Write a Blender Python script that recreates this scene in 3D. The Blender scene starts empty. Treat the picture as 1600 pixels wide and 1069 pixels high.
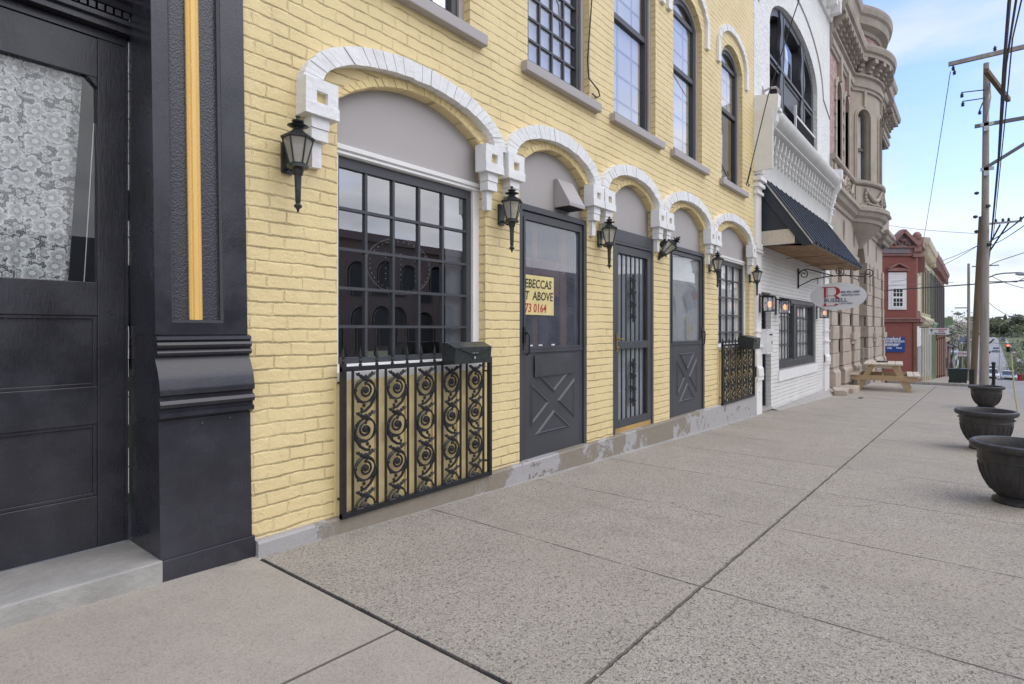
import bpy, bmesh, math, random
from mathutils import Vector, Matrix, Euler, noise as mnoise
random.seed(7)
S=bpy.context.scene; COL=S.collection
R=math.radians; PI=math.pi
# ---------------------------------------------------------------- camera (eye at the origin; z is measured from eye height)
F=893./1600*36
cam=bpy.data.cameras.new('camera'); cam.lens=F; cam.sensor_width=36; cam.shift_y=-0.0122
cam.clip_start=0.05; cam.clip_end=6000
co=bpy.data.objects.new('camera',cam); COL.objects.link(co)
HEAD=math.atan(725/893.)
co.location=(0,0,0); co.rotation_euler=(PI/2,0,-(PI/2-HEAD)); S.camera=co
CC,SS=math.cos(HEAD),math.sin(HEAD)
def ray(x,y):
    r=(x-800)/893.; return (CC+r*SS, SS-r*CC, -(y-515)/893.)
def onY(x,y,Y):            # point of the photograph on the plane Y
    a,b,c=ray(x,y); k=Y/b; return Vector((a*k,Y,c*k))
def onX(x,y,X):
    a,b,c=ray(x,y); k=X/a; return Vector((X,b*k,c*k))
# ---------------------------------------------------------------- world, sun, exposure
SUN_EL,SUN_AZ=R(52),R(-65)      # azimuth: direction the light comes from, in the XY plane
w=bpy.data.worlds.new('World'); S.world=w; w.use_nodes=True
nt=w.node_tree; N=nt.nodes; L=nt.links
for n in list(N): N.remove(n)
out=N.new('ShaderNodeOutputWorld'); bg=N.new('ShaderNodeBackground'); bg.inputs[1].default_value=0.10
sky=N.new('ShaderNodeTexSky'); sky.sky_type='NISHITA'; sky.sun_disc=False; sky.sun_elevation=SUN_EL
sky.sun_rotation=PI/2-SUN_AZ; sky.air_density=1.0; sky.dust_density=0.6; sky.ozone_density=1.5
tc=N.new('ShaderNodeTexCoord'); mp=N.new('ShaderNodeMapping'); mp.inputs['Scale'].default_value=(1.0,1.0,3.2)
L.new(tc.outputs['Generated'],mp.inputs[0])
n1=N.new('ShaderNodeTexNoise'); n1.inputs['Scale'].default_value=2.1; n1.inputs['Detail'].default_value=7; n1.inputs['Roughness'].default_value=.55; n1.inputs['Distortion'].default_value=.35
L.new(mp.outputs[0],n1.inputs['Vector'])
sx=N.new('ShaderNodeSeparateXYZ'); L.new(tc.outputs['Generated'],sx.inputs[0])
# cloud cover: full behind the camera (over the street), thinner ahead, whiter low down
hz=N.new('ShaderNodeMapRange'); hz.inputs['From Min'].default_value=-.02; hz.inputs['From Max'].default_value=.40; hz.inputs['To Min'].default_value=.78; hz.inputs['To Max'].default_value=0.0
L.new(sx.outputs['Z'],hz.inputs['Value'])
bk=N.new('ShaderNodeMapRange'); bk.inputs['From Min'].default_value=-.05; bk.inputs['From Max'].default_value=-.32; bk.inputs['To Min'].default_value=0; bk.inputs['To Max'].default_value=.55
L.new(sx.outputs['Y'],bk.inputs['Value'])
lf=N.new('ShaderNodeMapRange'); lf.inputs['From Min'].default_value=.75; lf.inputs['From Max'].default_value=-.2; lf.inputs['To Min'].default_value=0; lf.inputs['To Max'].default_value=.55
L.new(sx.outputs['X'],lf.inputs['Value'])
cr=N.new('ShaderNodeMapRange'); cr.inputs['From Min'].default_value=.45; cr.inputs['From Max'].default_value=.63; cr.inputs['To Min'].default_value=-.16; cr.inputs['To Max'].default_value=.74
L.new(n1.outputs['Fac'],cr.inputs['Value'])
def madd(a,b,op='ADD',clamp=False):
    m=N.new('ShaderNodeMath'); m.operation=op; m.use_clamp=clamp
    for i,v in enumerate((a,b)):
        if isinstance(v,(int,float)): m.inputs[i].default_value=v
        else: L.new(v,m.inputs[i])
    return m.outputs[0]
fac=madd(madd(madd(hz.outputs[0],cr.outputs[0]),bk.outputs[0]),lf.outputs[0],clamp=True)
fac=madd(fac,.97,'MULTIPLY')
n2=N.new('ShaderNodeTexNoise'); n2.inputs['Scale'].default_value=3.3; n2.inputs['Detail'].default_value=5
L.new(mp.outputs[0],n2.inputs['Vector'])
ccol=N.new('ShaderNodeValToRGB'); ccol.color_ramp.elements[0].position=.36; ccol.color_ramp.elements[1].position=.62
ccol.color_ramp.elements[0].color=(6.0,6.1,6.5,1); ccol.color_ramp.elements[1].color=(10.2,10.0,9.8,1)
L.new(n2.outputs['Fac'],ccol.inputs[0])
ccf=N.new('ShaderNodeValToRGB'); ccf.color_ramp.elements[0].position=.36; ccf.color_ramp.elements[1].position=.62
ccf.color_ramp.elements[0].color=(4.5,5.1,6.3,1); ccf.color_ramp.elements[1].color=(6.3,6.6,7.0,1); L.new(n2.outputs['Fac'],ccf.inputs[0])
wf=N.new('ShaderNodeMapRange'); wf.inputs['From Min'].default_value=-.08; wf.inputs['From Max'].default_value=-.30; L.new(sx.outputs['Y'],wf.inputs['Value'])
ccm=N.new('ShaderNodeMixRGB'); L.new(wf.outputs[0],ccm.inputs[0]); L.new(ccf.outputs[0],ccm.inputs[1]); L.new(ccol.outputs[0],ccm.inputs[2])
tint=N.new('ShaderNodeMixRGB'); tint.blend_type='MULTIPLY'; tint.inputs[0].default_value=1; tint.inputs[2].default_value=(1.62,1.63,2.02,1)
L.new(sky.outputs[0],tint.inputs[1])
mx=N.new('ShaderNodeMixRGB'); L.new(fac,mx.inputs[0]); L.new(tint.outputs[0],mx.inputs[1]); L.new(ccm.outputs[0],mx.inputs[2])
L.new(mx.outputs[0],bg.inputs[0]); L.new(bg.outputs[0],out.inputs[0])
sl=bpy.data.lights.new('sun','SUN'); sl.energy=.85; sl.angle=R(55); sl.color=(1,.955,.89)
so=bpy.data.objects.new('sun',sl); COL.objects.link(so)
sd=Vector((math.cos(SUN_EL)*math.cos(SUN_AZ),math.cos(SUN_EL)*math.sin(SUN_AZ),math.sin(SUN_EL)))
so.rotation_euler=sd.to_track_quat('Z','Y').to_euler(); so.location=(0,-5,15)
S.view_settings.view_transform='Standard'; S.view_settings.look='None'; S.view_settings.gamma=1
S.view_settings.exposure=0.64
try:
    S.cycles.max_bounces=8; S.cycles.transparent_max_bounces=16; S.cycles.caustics_reflective=False; S.cycles.caustics_refractive=False
except Exception: pass

# ---------------------------------------------------------------- materials
class NT:
    def __init__(s,name):
        s.m=bpy.data.materials.new(name); s.m.use_nodes=True; s.t=s.m.node_tree
        s.b=s.t.nodes['Principled BSDF']; s.out=s.t.nodes['Material Output']
    def n(s,ty,props=None,**ins):
        q=s.t.nodes.new('ShaderNode'+ty)
        for k,v in (props or {}).items(): setattr(q,k,v)
        for k,v in ins.items():
            k=k.replace('_',' ')
            if k.startswith('i') and k[1:].isdigit(): k=int(k[1:])
            s.set(q.inputs[k],v)
        return q
    def set(s,i,v):
        if isinstance(v,bpy.types.NodeSocket): s.t.links.new(v,i)
        else: i.default_value=v
    def math(s,op,a,b=0.,c=None,clamp=False):
        q=s.t.nodes.new('ShaderNodeMath'); q.operation=op; q.use_clamp=clamp
        s.set(q.inputs[0],a); s.set(q.inputs[1],b)
        if c is not None: s.set(q.inputs[2],c)
        return q.outputs[0]
    def mix(s,f,a,b,bt='MIX'):
        q=s.t.nodes.new('ShaderNodeMixRGB'); q.blend_type=bt
        s.set(q.inputs[0],f); s.set(q.inputs[1],a if not isinstance(a,tuple) else rgba(a)); s.set(q.inputs[2],b if not isinstance(b,tuple) else rgba(b))
        return q.outputs[0]
    def ramp(s,v,p0,p1,a=0.,b=1.):
        return s.n('MapRange',Value=v,From_Min=p0,From_Max=p1,To_Min=a,To_Max=b).outputs[0]
    def noise(s,vec,scale,detail=4,rough=.55,dist=0):
        return s.n('TexNoise',Vector=vec,Scale=scale,Detail=detail,Roughness=rough,Distortion=dist).outputs['Fac']
    def bump(s,h,dist,strength=1.,prev=None):
        q=s.n('Bump',Height=h,Distance=dist,Strength=strength)
        if prev is not None: s.set(q.inputs['Normal'],prev)
        return q.outputs[0]
def rgba(c): return (c[0],c[1],c[2],1.)
def pos(q): return q.n('NewGeometry').outputs['Position']
def wallvec(q):
    g=q.n('NewGeometry'); p=q.n('SeparateXYZ',i0=g.outputs['Position']); nn=q.n('SeparateXYZ',i0=g.outputs['True Normal'])
    f=q.math('GREATER_THAN',q.math('ABSOLUTE',nn.outputs[0]),.6)
    u=q.math('ADD',q.math('MULTIPLY',p.outputs[0],q.math('SUBTRACT',1.,f)),q.math('MULTIPLY',p.outputs[1],f))
    return q.n('CombineXYZ',i0=u,i1=p.outputs[2],i2=0.).outputs[0]
def plain(name,col,rough=.6,metal=0.,ns=3.,na=.12,bs=60.,bd=.0015,spec=.5,col2=None,coat=0,streak=False):
    q=NT(name); p=pos(q)
    if streak: p=q.n('Mapping',Vector=p,Scale=(1,1,.12)).outputs[0]
    f=q.noise(p,ns,6,.6)
    f=q.ramp(f,.3,.7)
    c1=tuple(v*(1-na) for v in col); c2=col2 or tuple(min(1,v*(1+na)) for v in col)
    q.set(q.b.inputs['Base Color'],q.mix(f,c1,c2)); q.b.inputs['Roughness'].default_value=rough; q.b.inputs['Metallic'].default_value=metal
    q.set(q.b.inputs['Roughness'],q.ramp(f,0,1,max(0,rough-.08),min(1,rough+.08)))
    q.b.inputs['Specular IOR Level'].default_value=spec
    if coat: q.b.inputs['Coat Weight'].default_value=coat
    if bd: q.set(q.b.inputs['Normal'],q.bump(q.noise(p,bs,4,.6),bd))
    return q.m
def brick(name,c1,c2,cm,bw=.208,bh=.0715,ms=.009,bd=.006,wob=.010,rough=.6,crack=.55,fleck=0.,paint=True,dirt=.1):
    q=NT(name); v=wallvec(q)
    nz=q.n('TexNoise',Vector=v,Scale=2.3,Detail=5,Roughness=.6); d1=q.n('VectorMath',{'operation':'SUBTRACT'},i0=nz.outputs['Color'],i1=(.5,.5,.5)).outputs[0]
    nz2=q.n('TexNoise',Vector=v,Scale=13.,Detail=3); d2=q.n('VectorMath',{'operation':'SUBTRACT'},i0=nz2.outputs['Color'],i1=(.5,.5,.5)).outputs[0]
    s1=q.n('VectorMath',{'operation':'SCALE'},i0=d1); s1.inputs['Scale'].default_value=wob*2.2
    s2=q.n('VectorMath',{'operation':'SCALE'},i0=d2); s2.inputs['Scale'].default_value=wob*1.3
    vv=q.n('VectorMath',{'operation':'ADD'},i0=v,i1=s1.outputs[0]).outputs[0]; vv=q.n('VectorMath',{'operation':'ADD'},i0=vv,i1=s2.outputs[0]).outputs[0]
    bt=q.n('TexBrick',{'offset':.5},Vector=vv,Scale=1.,Brick_Width=bw,Row_Height=bh,Mortar_Size=ms,Mortar_Smooth=.75,Bias=0.)
    bt.inputs['Color1'].default_value=rgba(c1); bt.inputs['Color2'].default_value=rgba(c2); bt.inputs['Mortar'].default_value=rgba(cm)
    thin=q.n('TexBrick',{'offset':.5},Vector=vv,Scale=1.,Brick_Width=bw,Row_Height=bh,Mortar_Size=ms*.28,Mortar_Smooth=.3,Bias=0.)
    lum=q.noise(v,1.3,5,.6); base=q.mix(q.ramp(lum,.3,.7,0,.16),bt.outputs['Color'],tuple(x*.72 for x in c1))
    gap=q.math('MULTIPLY',thin.outputs['Fac'],q.ramp(q.noise(v,5.,5,.65),.5,.64))
    base=q.mix(q.math('MULTIPLY',gap,crack),base,(.10,.07,.035))
    if fleck:
        base=q.mix(q.math('MULTIPLY',q.ramp(q.noise(v,7.,8,.75),.49,.60),fleck),base,(.62,.60,.58))
    # rusty and grimy specks
    sp=q.ramp(q.noise(v,34.,3,.7),.70,.76); base=q.mix(q.math('MULTIPLY',sp,dirt*2.5),base,(.30,.20,.10))
    q.set(q.b.inputs['Base Color'],base); q.b.inputs['Roughness'].default_value=rough
    h=q.math('SUBTRACT',1.,bt.outputs['Fac'])
    h=q.math('SUBTRACT',h,q.math('MULTIPLY',gap,.6))
    h=q.math('ADD',h,q.math('MULTIPLY',q.noise(v,16.,5,.65),.85))
    h=q.math('ADD',h,q.math('MULTIPLY',q.noise(v,70.,4,.7),.18))
    q.set(q.b.inputs['Normal'],q.bump(h,bd))
    return q.m
M={}
M['yellow_brick']=brick('yellow_brick',(.80,.655,.345),(.775,.63,.32),(.77,.62,.31),ms=.0065,bd=.0058,wob=.013,crack=.5)
M['yellow_paint']=plain('yellow_paint',(.77,.62,.315),.6,ns=5,na=.07,bs=40,bd=.004)
M['yellow_board']=plain('yellow_board',(.78,.63,.33),.5,ns=3,na=.08,bs=90,bd=.0015)
M['white_brick']=brick('white_brick',(.80,.80,.79),(.76,.76,.76),(.66,.66,.66),bd=.007,crack=.45,dirt=.1)
M['white_paint']=plain('white_paint',(.80,.81,.83),.55,ns=7,na=.05,bs=28,bd=.006)
M['white_trim']=plain('white_trim',(.80,.80,.81),.5,ns=3,na=.05,bs=80,bd=.001)
M['white_cornice']=plain('white_cornice',(.60,.60,.59),.5,ns=4,na=.10,bs=60,bd=.001)
M['grey_trim']=plain('grey_trim',(.40,.375,.38),.55,ns=3,na=.05,bs=90,bd=.0012)
M['grey_board']=plain('grey_board',(.42,.40,.405),.6,ns=2,na=.04,bs=110,bd=.001,streak=False)
M['white_render']=plain('white_render',(.80,.81,.83),.7,ns=3,na=.06,bs=16,bd=.035)
M['charcoal_paint']=plain('charcoal_paint',(.056,.060,.071),.42,ns=3,na=.15,bs=70,bd=.0012)
M['iron']=plain('iron',(.013,.015,.019),.42,ns=20,na=.3,bs=120,bd=.001)
M['lamp_metal']=plain('lamp_metal',(.030,.036,.038),.32,ns=30,na=.3,bs=90,bd=.0005)
M['gold_paint']=plain('gold_paint',(.86,.57,.19),.4,ns=4,na=.10,bs=50,bd=.001,streak=True)
M['brass']=plain('brass',(.45,.30,.10),.35,.8,ns=10,na=.2,bd=0)
M['tan_board']=plain('tan_board',(.45,.29,.11),.55,ns=4,na=.2)
M['dark_room']=plain('dark_room',(.028,.030,.034),.9,ns=2,na=.3,bd=0)
M['brown_room']=plain('brown_room',(.23,.10,.055),.8,ns=2,na=.3,bd=0)
M['net_curtain']=plain('net_curtain',(.86,.86,.86),.9,ns=5,na=.05,bd=0)
M['pale_blind']=plain('pale_blind',(.70,.70,.70),.9,ns=2,na=.08,bs=6,bd=.012,streak=False)
M['grey_blind']=plain('grey_blind',(.33,.35,.38),.9,ns=2,na=.15,bs=9,bd=0)
M['stone']=plain('stone',(.36,.32,.28),.8,ns=1.7,na=.22,bs=30,bd=.004)
M['stone_light']=plain('stone_light',(.42,.37,.315),.8,ns=2.2,na=.14,bs=40,bd=.003)
M['stone_block']=plain('stone_block',(.44,.375,.32),.85,ns=3,na=.16,bs=14,bd=.010)
M['stone_dark']=plain('stone_dark',(.17,.155,.135),.85,ns=2,na=.35,bs=20,bd=.005)
M['grey_steps']=plain('grey_steps',(.20,.19,.18),.85,ns=4,na=.25)
M['pink_brick']=brick('pink_brick',(.40,.215,.20),(.33,.165,.155),(.42,.33,.31),ms=.008,bd=.004,crack=.25,fleck=.55)
M['red_brick']=brick('red_brick',(.25,.075,.062),(.22,.062,.052),(.21,.07,.06),ms=.006,bd=.003,crack=.1,dirt=.1)
M['red_paint']=plain('red_paint',(.235,.075,.07),.6,ns=2,na=.15)
M['brown_brick']=brick('brown_brick',(.25,.12,.085),(.20,.09,.065),(.22,.14,.11),bd=.003)
M['dark_brick']=brick('dark_brick',(.22,.14,.12),(.17,.11,.095),(.12,.09,.08),bd=.003)
M['maroon_trim']=plain('maroon_trim',(.26,.13,.12),.6,ns=2,na=.2)
M['mauve_grey']=plain('mauve_grey',(.20,.18,.20),.6,ns=3,na=.2)
M['cream_paint']=plain('cream_paint',(.58,.53,.40),.6,ns=2,na=.1)
M['green_paint']=plain('green_paint',(.22,.34,.20),.6,ns=2,na=.1)
M['brown_wood']=plain('brown_wood',(.16,.075,.045),.6,ns=3,na=.3)
M['slate_blue']=plain('slate_blue',(.35,.40,.44),.6,ns=3,na=.2)
M['navy_panel']=plain('navy_panel',(.020,.027,.040),.5,ns=3,na=.2)
M['roof_metal']=plain('roof_metal',(.085,.098,.125),.32,.5,ns=4,na=.12,bd=0)
M['galvanised']=plain('galvanised',(.48,.49,.50),.4,.5,ns=8,na=.15,bd=0)
M['bin_green']=plain('bin_green',(.012,.022,.020),.45,ns=4,na=.2,bd=0)
M['rubber']=plain('rubber',(.016,.016,.017),.8,bd=0)
M['car_silver']=plain('car_silver',(.42,.44,.46),.25,.4,bd=0,coat=.6)
M['car_white']=plain('car_white',(.74,.75,.76),.25,0,bd=0,coat=.6)
M['car_dark']=plain('car_dark',(.03,.033,.04),.2,.3,bd=0,coat=.8)
M['sign_blue']=plain('sign_blue',(.012,.055,.24),.4,bd=0,na=.08)
M['sign_white']=plain('sign_white',(.74,.75,.78),.45,bd=0,na=.03)
M['sign_red']=plain('sign_red',(.42,.02,.035),.5,bd=0,na=.05)
M['ink_navy']=plain('ink_navy',(.04,.055,.12),.5,bd=0,na=.1)
M['ink_black']=plain('ink_black',(.012,.012,.012),.6,bd=0,na=.1)
M['ink_green']=plain('ink_green',(.03,.13,.07),.6,bd=0,na=.1)
M['paper_yellow']=plain('paper_yellow',(.68,.58,.27),.7,ns=6,na=.1,bd=0)
M['wire']=plain('wire',(.035,.035,.037),.6,bd=0)
M['wire_grey']=plain('wire_grey',(.16,.16,.17),.6,bd=0)
M['pole_wood']=plain('pole_wood',(.34,.315,.29),.85,ns=5,na=.28,bs=35,bd=.006,streak=True)
M['pole_brown']=plain('pole_brown',(.155,.11,.070),.85,ns=5,na=.3,bs=35,bd=.006,streak=True)
M['yellow_tube']=plain('yellow_tube',(.45,.42,.20),.5,bd=0)
M['line_paint']=plain('line_paint',(.62,.62,.60),.7,bd=0,ns=5,na=.2)
M['grass']=plain('grass',(.115,.135,.055),.9,ns=1.5,na=.4,bs=8,bd=.05)
M['leaf_green']=plain('leaf_green',(.12,.14,.065),.7,ns=.4,na=.35,bd=0,col2=(.20,.21,.11))
M['leaf_pale']=plain('leaf_pale',(.34,.33,.24),.7,ns=.5,na=.3,bd=0,col2=(.50,.48,.40))
M['leaf_dark']=plain('leaf_dark',(.085,.10,.055),.7,ns=.4,na=.35,bd=0)
M['bark']=plain('bark',(.13,.11,.09),.9,ns=3,na=.25,bd=.004)
M['frost_wreath']=plain('frost_wreath',(.36,.39,.37),.8,ns=14,na=.5,bd=0)
M['plinth_concrete']=plain('plinth_concrete',(.36,.35,.34),.85,ns=5,na=.15,bs=30,bd=.006)
def planter_mat():
    q=NT('planter_resin'); p=pos(q); f=q.ramp(q.noise(q.n('Mapping',Vector=p,Scale=(1,1,.35)).outputs[0],22,7,.7),.35,.7)
    q.set(q.b.inputs['Base Color'],q.mix(f,(.022,.021,.022),(.060,.056,.055))); q.b.inputs['Roughness'].default_value=.46
    q.set(q.b.inputs['Normal'],q.bump(q.noise(p,80,4),.002)); return q.m
M['planter']=planter_mat()
def cast_mat():      # deep navy-black gloss paint on old iron and wood, brush marks and lumps
    q=NT('black_gloss'); p=pos(q)
    f=q.ramp(q.noise(p,4,6,.6),.35,.65)
    c=q.mix(f,(.026,.027,.036),(.046,.048,.062))
    scr=q.ramp(q.noise(p,55,6,.8),.735,.76); c=q.mix(q.math('MULTIPLY',scr,.45),c,(.35,.35,.36))
    q.set(q.b.inputs['Base Color'],c); q.set(q.b.inputs['Roughness'],q.ramp(f,0,1,.20,.34))
    st=q.n('Mapping',Vector=p,Scale=(3,1,.5)).outputs[0]
    h=q.math('ADD',q.noise(st,30,5,.6),q.math('MULTIPLY',q.noise(p,120,3),.4))
    q.set(q.b.inputs['Normal'],q.bump(h,.0011)); return q.m
M['black_gloss']=cast_mat()
def hammer_mat():
    q=NT('hammered_iron'); p=pos(q); q.set(q.b.inputs['Base Color'],(.050,.052,.066,1)); q.b.inputs['Roughness'].default_value=.33
    v=q.n('TexVoronoi',{'feature':'SMOOTH_F1'},Vector=q.n('Mapping',Vector=p,Scale=(1,1,.8)).outputs[0],Scale=150.)
    q.set(q.b.inputs['Normal'],q.bump(q.math('ADD',v.outputs['Distance'],q.math('MULTIPLY',q.noise(p,12,3),.6)),.0022)); return q.m
M['hammered']=hammer_mat()
def peel_mat():      # flaking grey masonry paint over concrete
    q=NT('peeling_plinth'); p=pos(q)
    n=q.math('ADD',q.math('MULTIPLY',q.noise(p,.75,2,.5),.62),q.math('MULTIPLY',q.noise(p,4.5,8,.65,.4),.38)); 
    xr=q.n('ValToRGB',Fac=q.math('DIVIDE',q.n('SeparateXYZ',i0=p).outputs[0],10.)); e=xr.color_ramp.elements
    e[0].position=.175; e[0].color=(.40,.40,.40,1); e[1].position=.205; e[1].color=(.575,.575,.575,1)
    for ps,vv in ((.325,.56),(.36,.47),(.50,.485),(.53,.545),(.66,.54),(.70,.48),(.80,.42)): k=e.new(ps); k.color=(vv,vv,vv,1)
    n=q.math('ADD',n,q.math('SUBTRACT',xr.outputs[0],.5)); m=q.ramp(n,.497,.507)
    m2=q.ramp(q.noise(p,9.,6,.6),.60,.63)
    m=q.math('MAXIMUM',m,m2)
    c=q.mix(m,q.mix(q.noise(p,6,4),(.36,.35,.36),(.44,.43,.44)),q.mix(q.noise(p,14,6,.7),(.20,.175,.14),(.32,.285,.235)))
    edge=q.math('MULTIPLY',q.ramp(n,.490,.498),q.ramp(n,.515,.506)); c=q.mix(q.math('MULTIPLY',edge,.35),c,(.62,.61,.61))
    q.set(q.b.inputs['Base Color'],c); q.b.inputs['Roughness'].default_value=.75
    h=q.math('ADD',q.math('MULTIPLY',m,-1.),q.math('MULTIPLY',q.noise(p,30,5,.7),.8)); q.set(q.b.inputs['Normal'],q.bump(h,.007)); return q.m
M['peeling']=peel_mat()
def painted_brick(name,c,c2,bh=.0715,bw=.208,depth=.007,lump=1.):
    # thick old paint: bed joints read as broken shadow lines, head joints nearly filled
    q=NT(name); v=wallvec(q)
    n1=q.n('TexNoise',Vector=v,Scale=3.1,Detail=6,Roughness=.6); a=q.n('VectorMath',{'operation':'SUBTRACT'},i0=n1.outputs['Color'],i1=(.5,.5,.5)).outputs[0]
    n2=q.n('TexNoise',Vector=v,Scale=19.,Detail=4,Roughness=.65); b=q.n('VectorMath',{'operation':'SUBTRACT'},i0=n2.outputs['Color'],i1=(.5,.5,.5)).outputs[0]
    a=q.n('VectorMath',{'operation':'MULTIPLY'},i0=a,i1=(.05,.030,0)).outputs[0]; b=q.n('VectorMath',{'operation':'MULTIPLY'},i0=b,i1=(.018,.013,0)).outputs[0]
    vv=q.n('VectorMath',{'operation':'ADD'},i0=v,i1=a).outputs[0]; vv=q.n('VectorMath',{'operation':'ADD'},i0=vv,i1=b).outputs[0]
    s=q.n('SeparateXYZ',i0=vv); row=q.math('DIVIDE',s.outputs[1],bh); fz=q.math('FRACT',row)
    d=q.math('ABSOLUTE',q.math('SUBTRACT',fz,.5))                       # .5 at the bed joint
    groove=q.ramp(d,.385,.50)
    rr=q.n('TexWhiteNoise',{'noise_dimensions':'1D'},W=q.math('FLOOR',row)).outputs['Value']
    hx=q.math('FRACT',q.math('ADD',q.math('DIVIDE',s.outputs[0],bw),q.math('ADD',q.math('MULTIPLY',q.math('FLOOR',row),.5),q.math('MULTIPLY',rr,.22))))
    dh=q.math('ABSOLUTE',q.math('SUBTRACT',hx,.5)); head=q.math('MULTIPLY',q.ramp(dh,.47,.497),q.ramp(q.noise(v,4.3,3,.6),.38,.58,.35,1.))
    patch=q.ramp(q.noise(v,2.2,5,.65),.34,.62,.35,1.)
    line=q.math('MULTIPLY',q.ramp(q.math('ABSOLUTE',q.math('SUBTRACT',fz,.985)),.075,.025),q.ramp(q.noise(v,7.,6,.7),.41,.57))
    hl=q.math('MULTIPLY',q.ramp(dh,.492,.4985),q.ramp(q.noise(v,6.,4,.7),.54,.66))
    ln=q.math('MAXIMUM',line,q.math('MULTIPLY',hl,.7))
    base=q.mix(q.ramp(q.noise(v,1.1,6,.65),.32,.68),c,c2)
    base=q.mix(q.ramp(rr,0,1,0,.10),base,tuple(x*.8 for x in c))
    base=q.mix(q.math('MULTIPLY',groove,.16),base,tuple(x*.62 for x in c))
    base=q.mix(q.math('MULTIPLY',ln,.66),base,(.12,.085,.04))
    base=q.mix(q.math('MULTIPLY',q.ramp(q.noise(q.n('Mapping',Vector=v,Scale=(5,.5,1)).outputs[0],1.6,5,.6),.56,.75),.20),base,tuple(x*.66 for x in c))
    base=q.mix(q.math('MULTIPLY',q.ramp(q.noise(v,40.,3,.75),.70,.77),.5),base,(.24,.16,.08))
    q.set(q.b.inputs['Base Color'],base); q.b.inputs['Roughness'].default_value=.58
    h=q.math('SUBTRACT',1.,q.math('MULTIPLY',q.math('MAXIMUM',groove,head),patch)); h=q.math('SUBTRACT',h,q.math('MULTIPLY',ln,.5))
    h=q.math('ADD',h,q.math('MULTIPLY',q.noise(v,13.,6,.7,.5),1.2*lump)); h=q.math('ADD',h,q.math('MULTIPLY',q.noise(v,60.,4,.7),.32*lump))
    q.set(q.b.inputs['Normal'],q.bump(h,depth)); return q.m
M['yellow_brick']=painted_brick('painted_yellow_brick',(.85,.70,.385),(.765,.615,.325))
M['white_brick']=painted_brick('painted_white_brick',(.82,.82,.82),(.74,.74,.74),depth=.0075,lump=.7)
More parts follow.
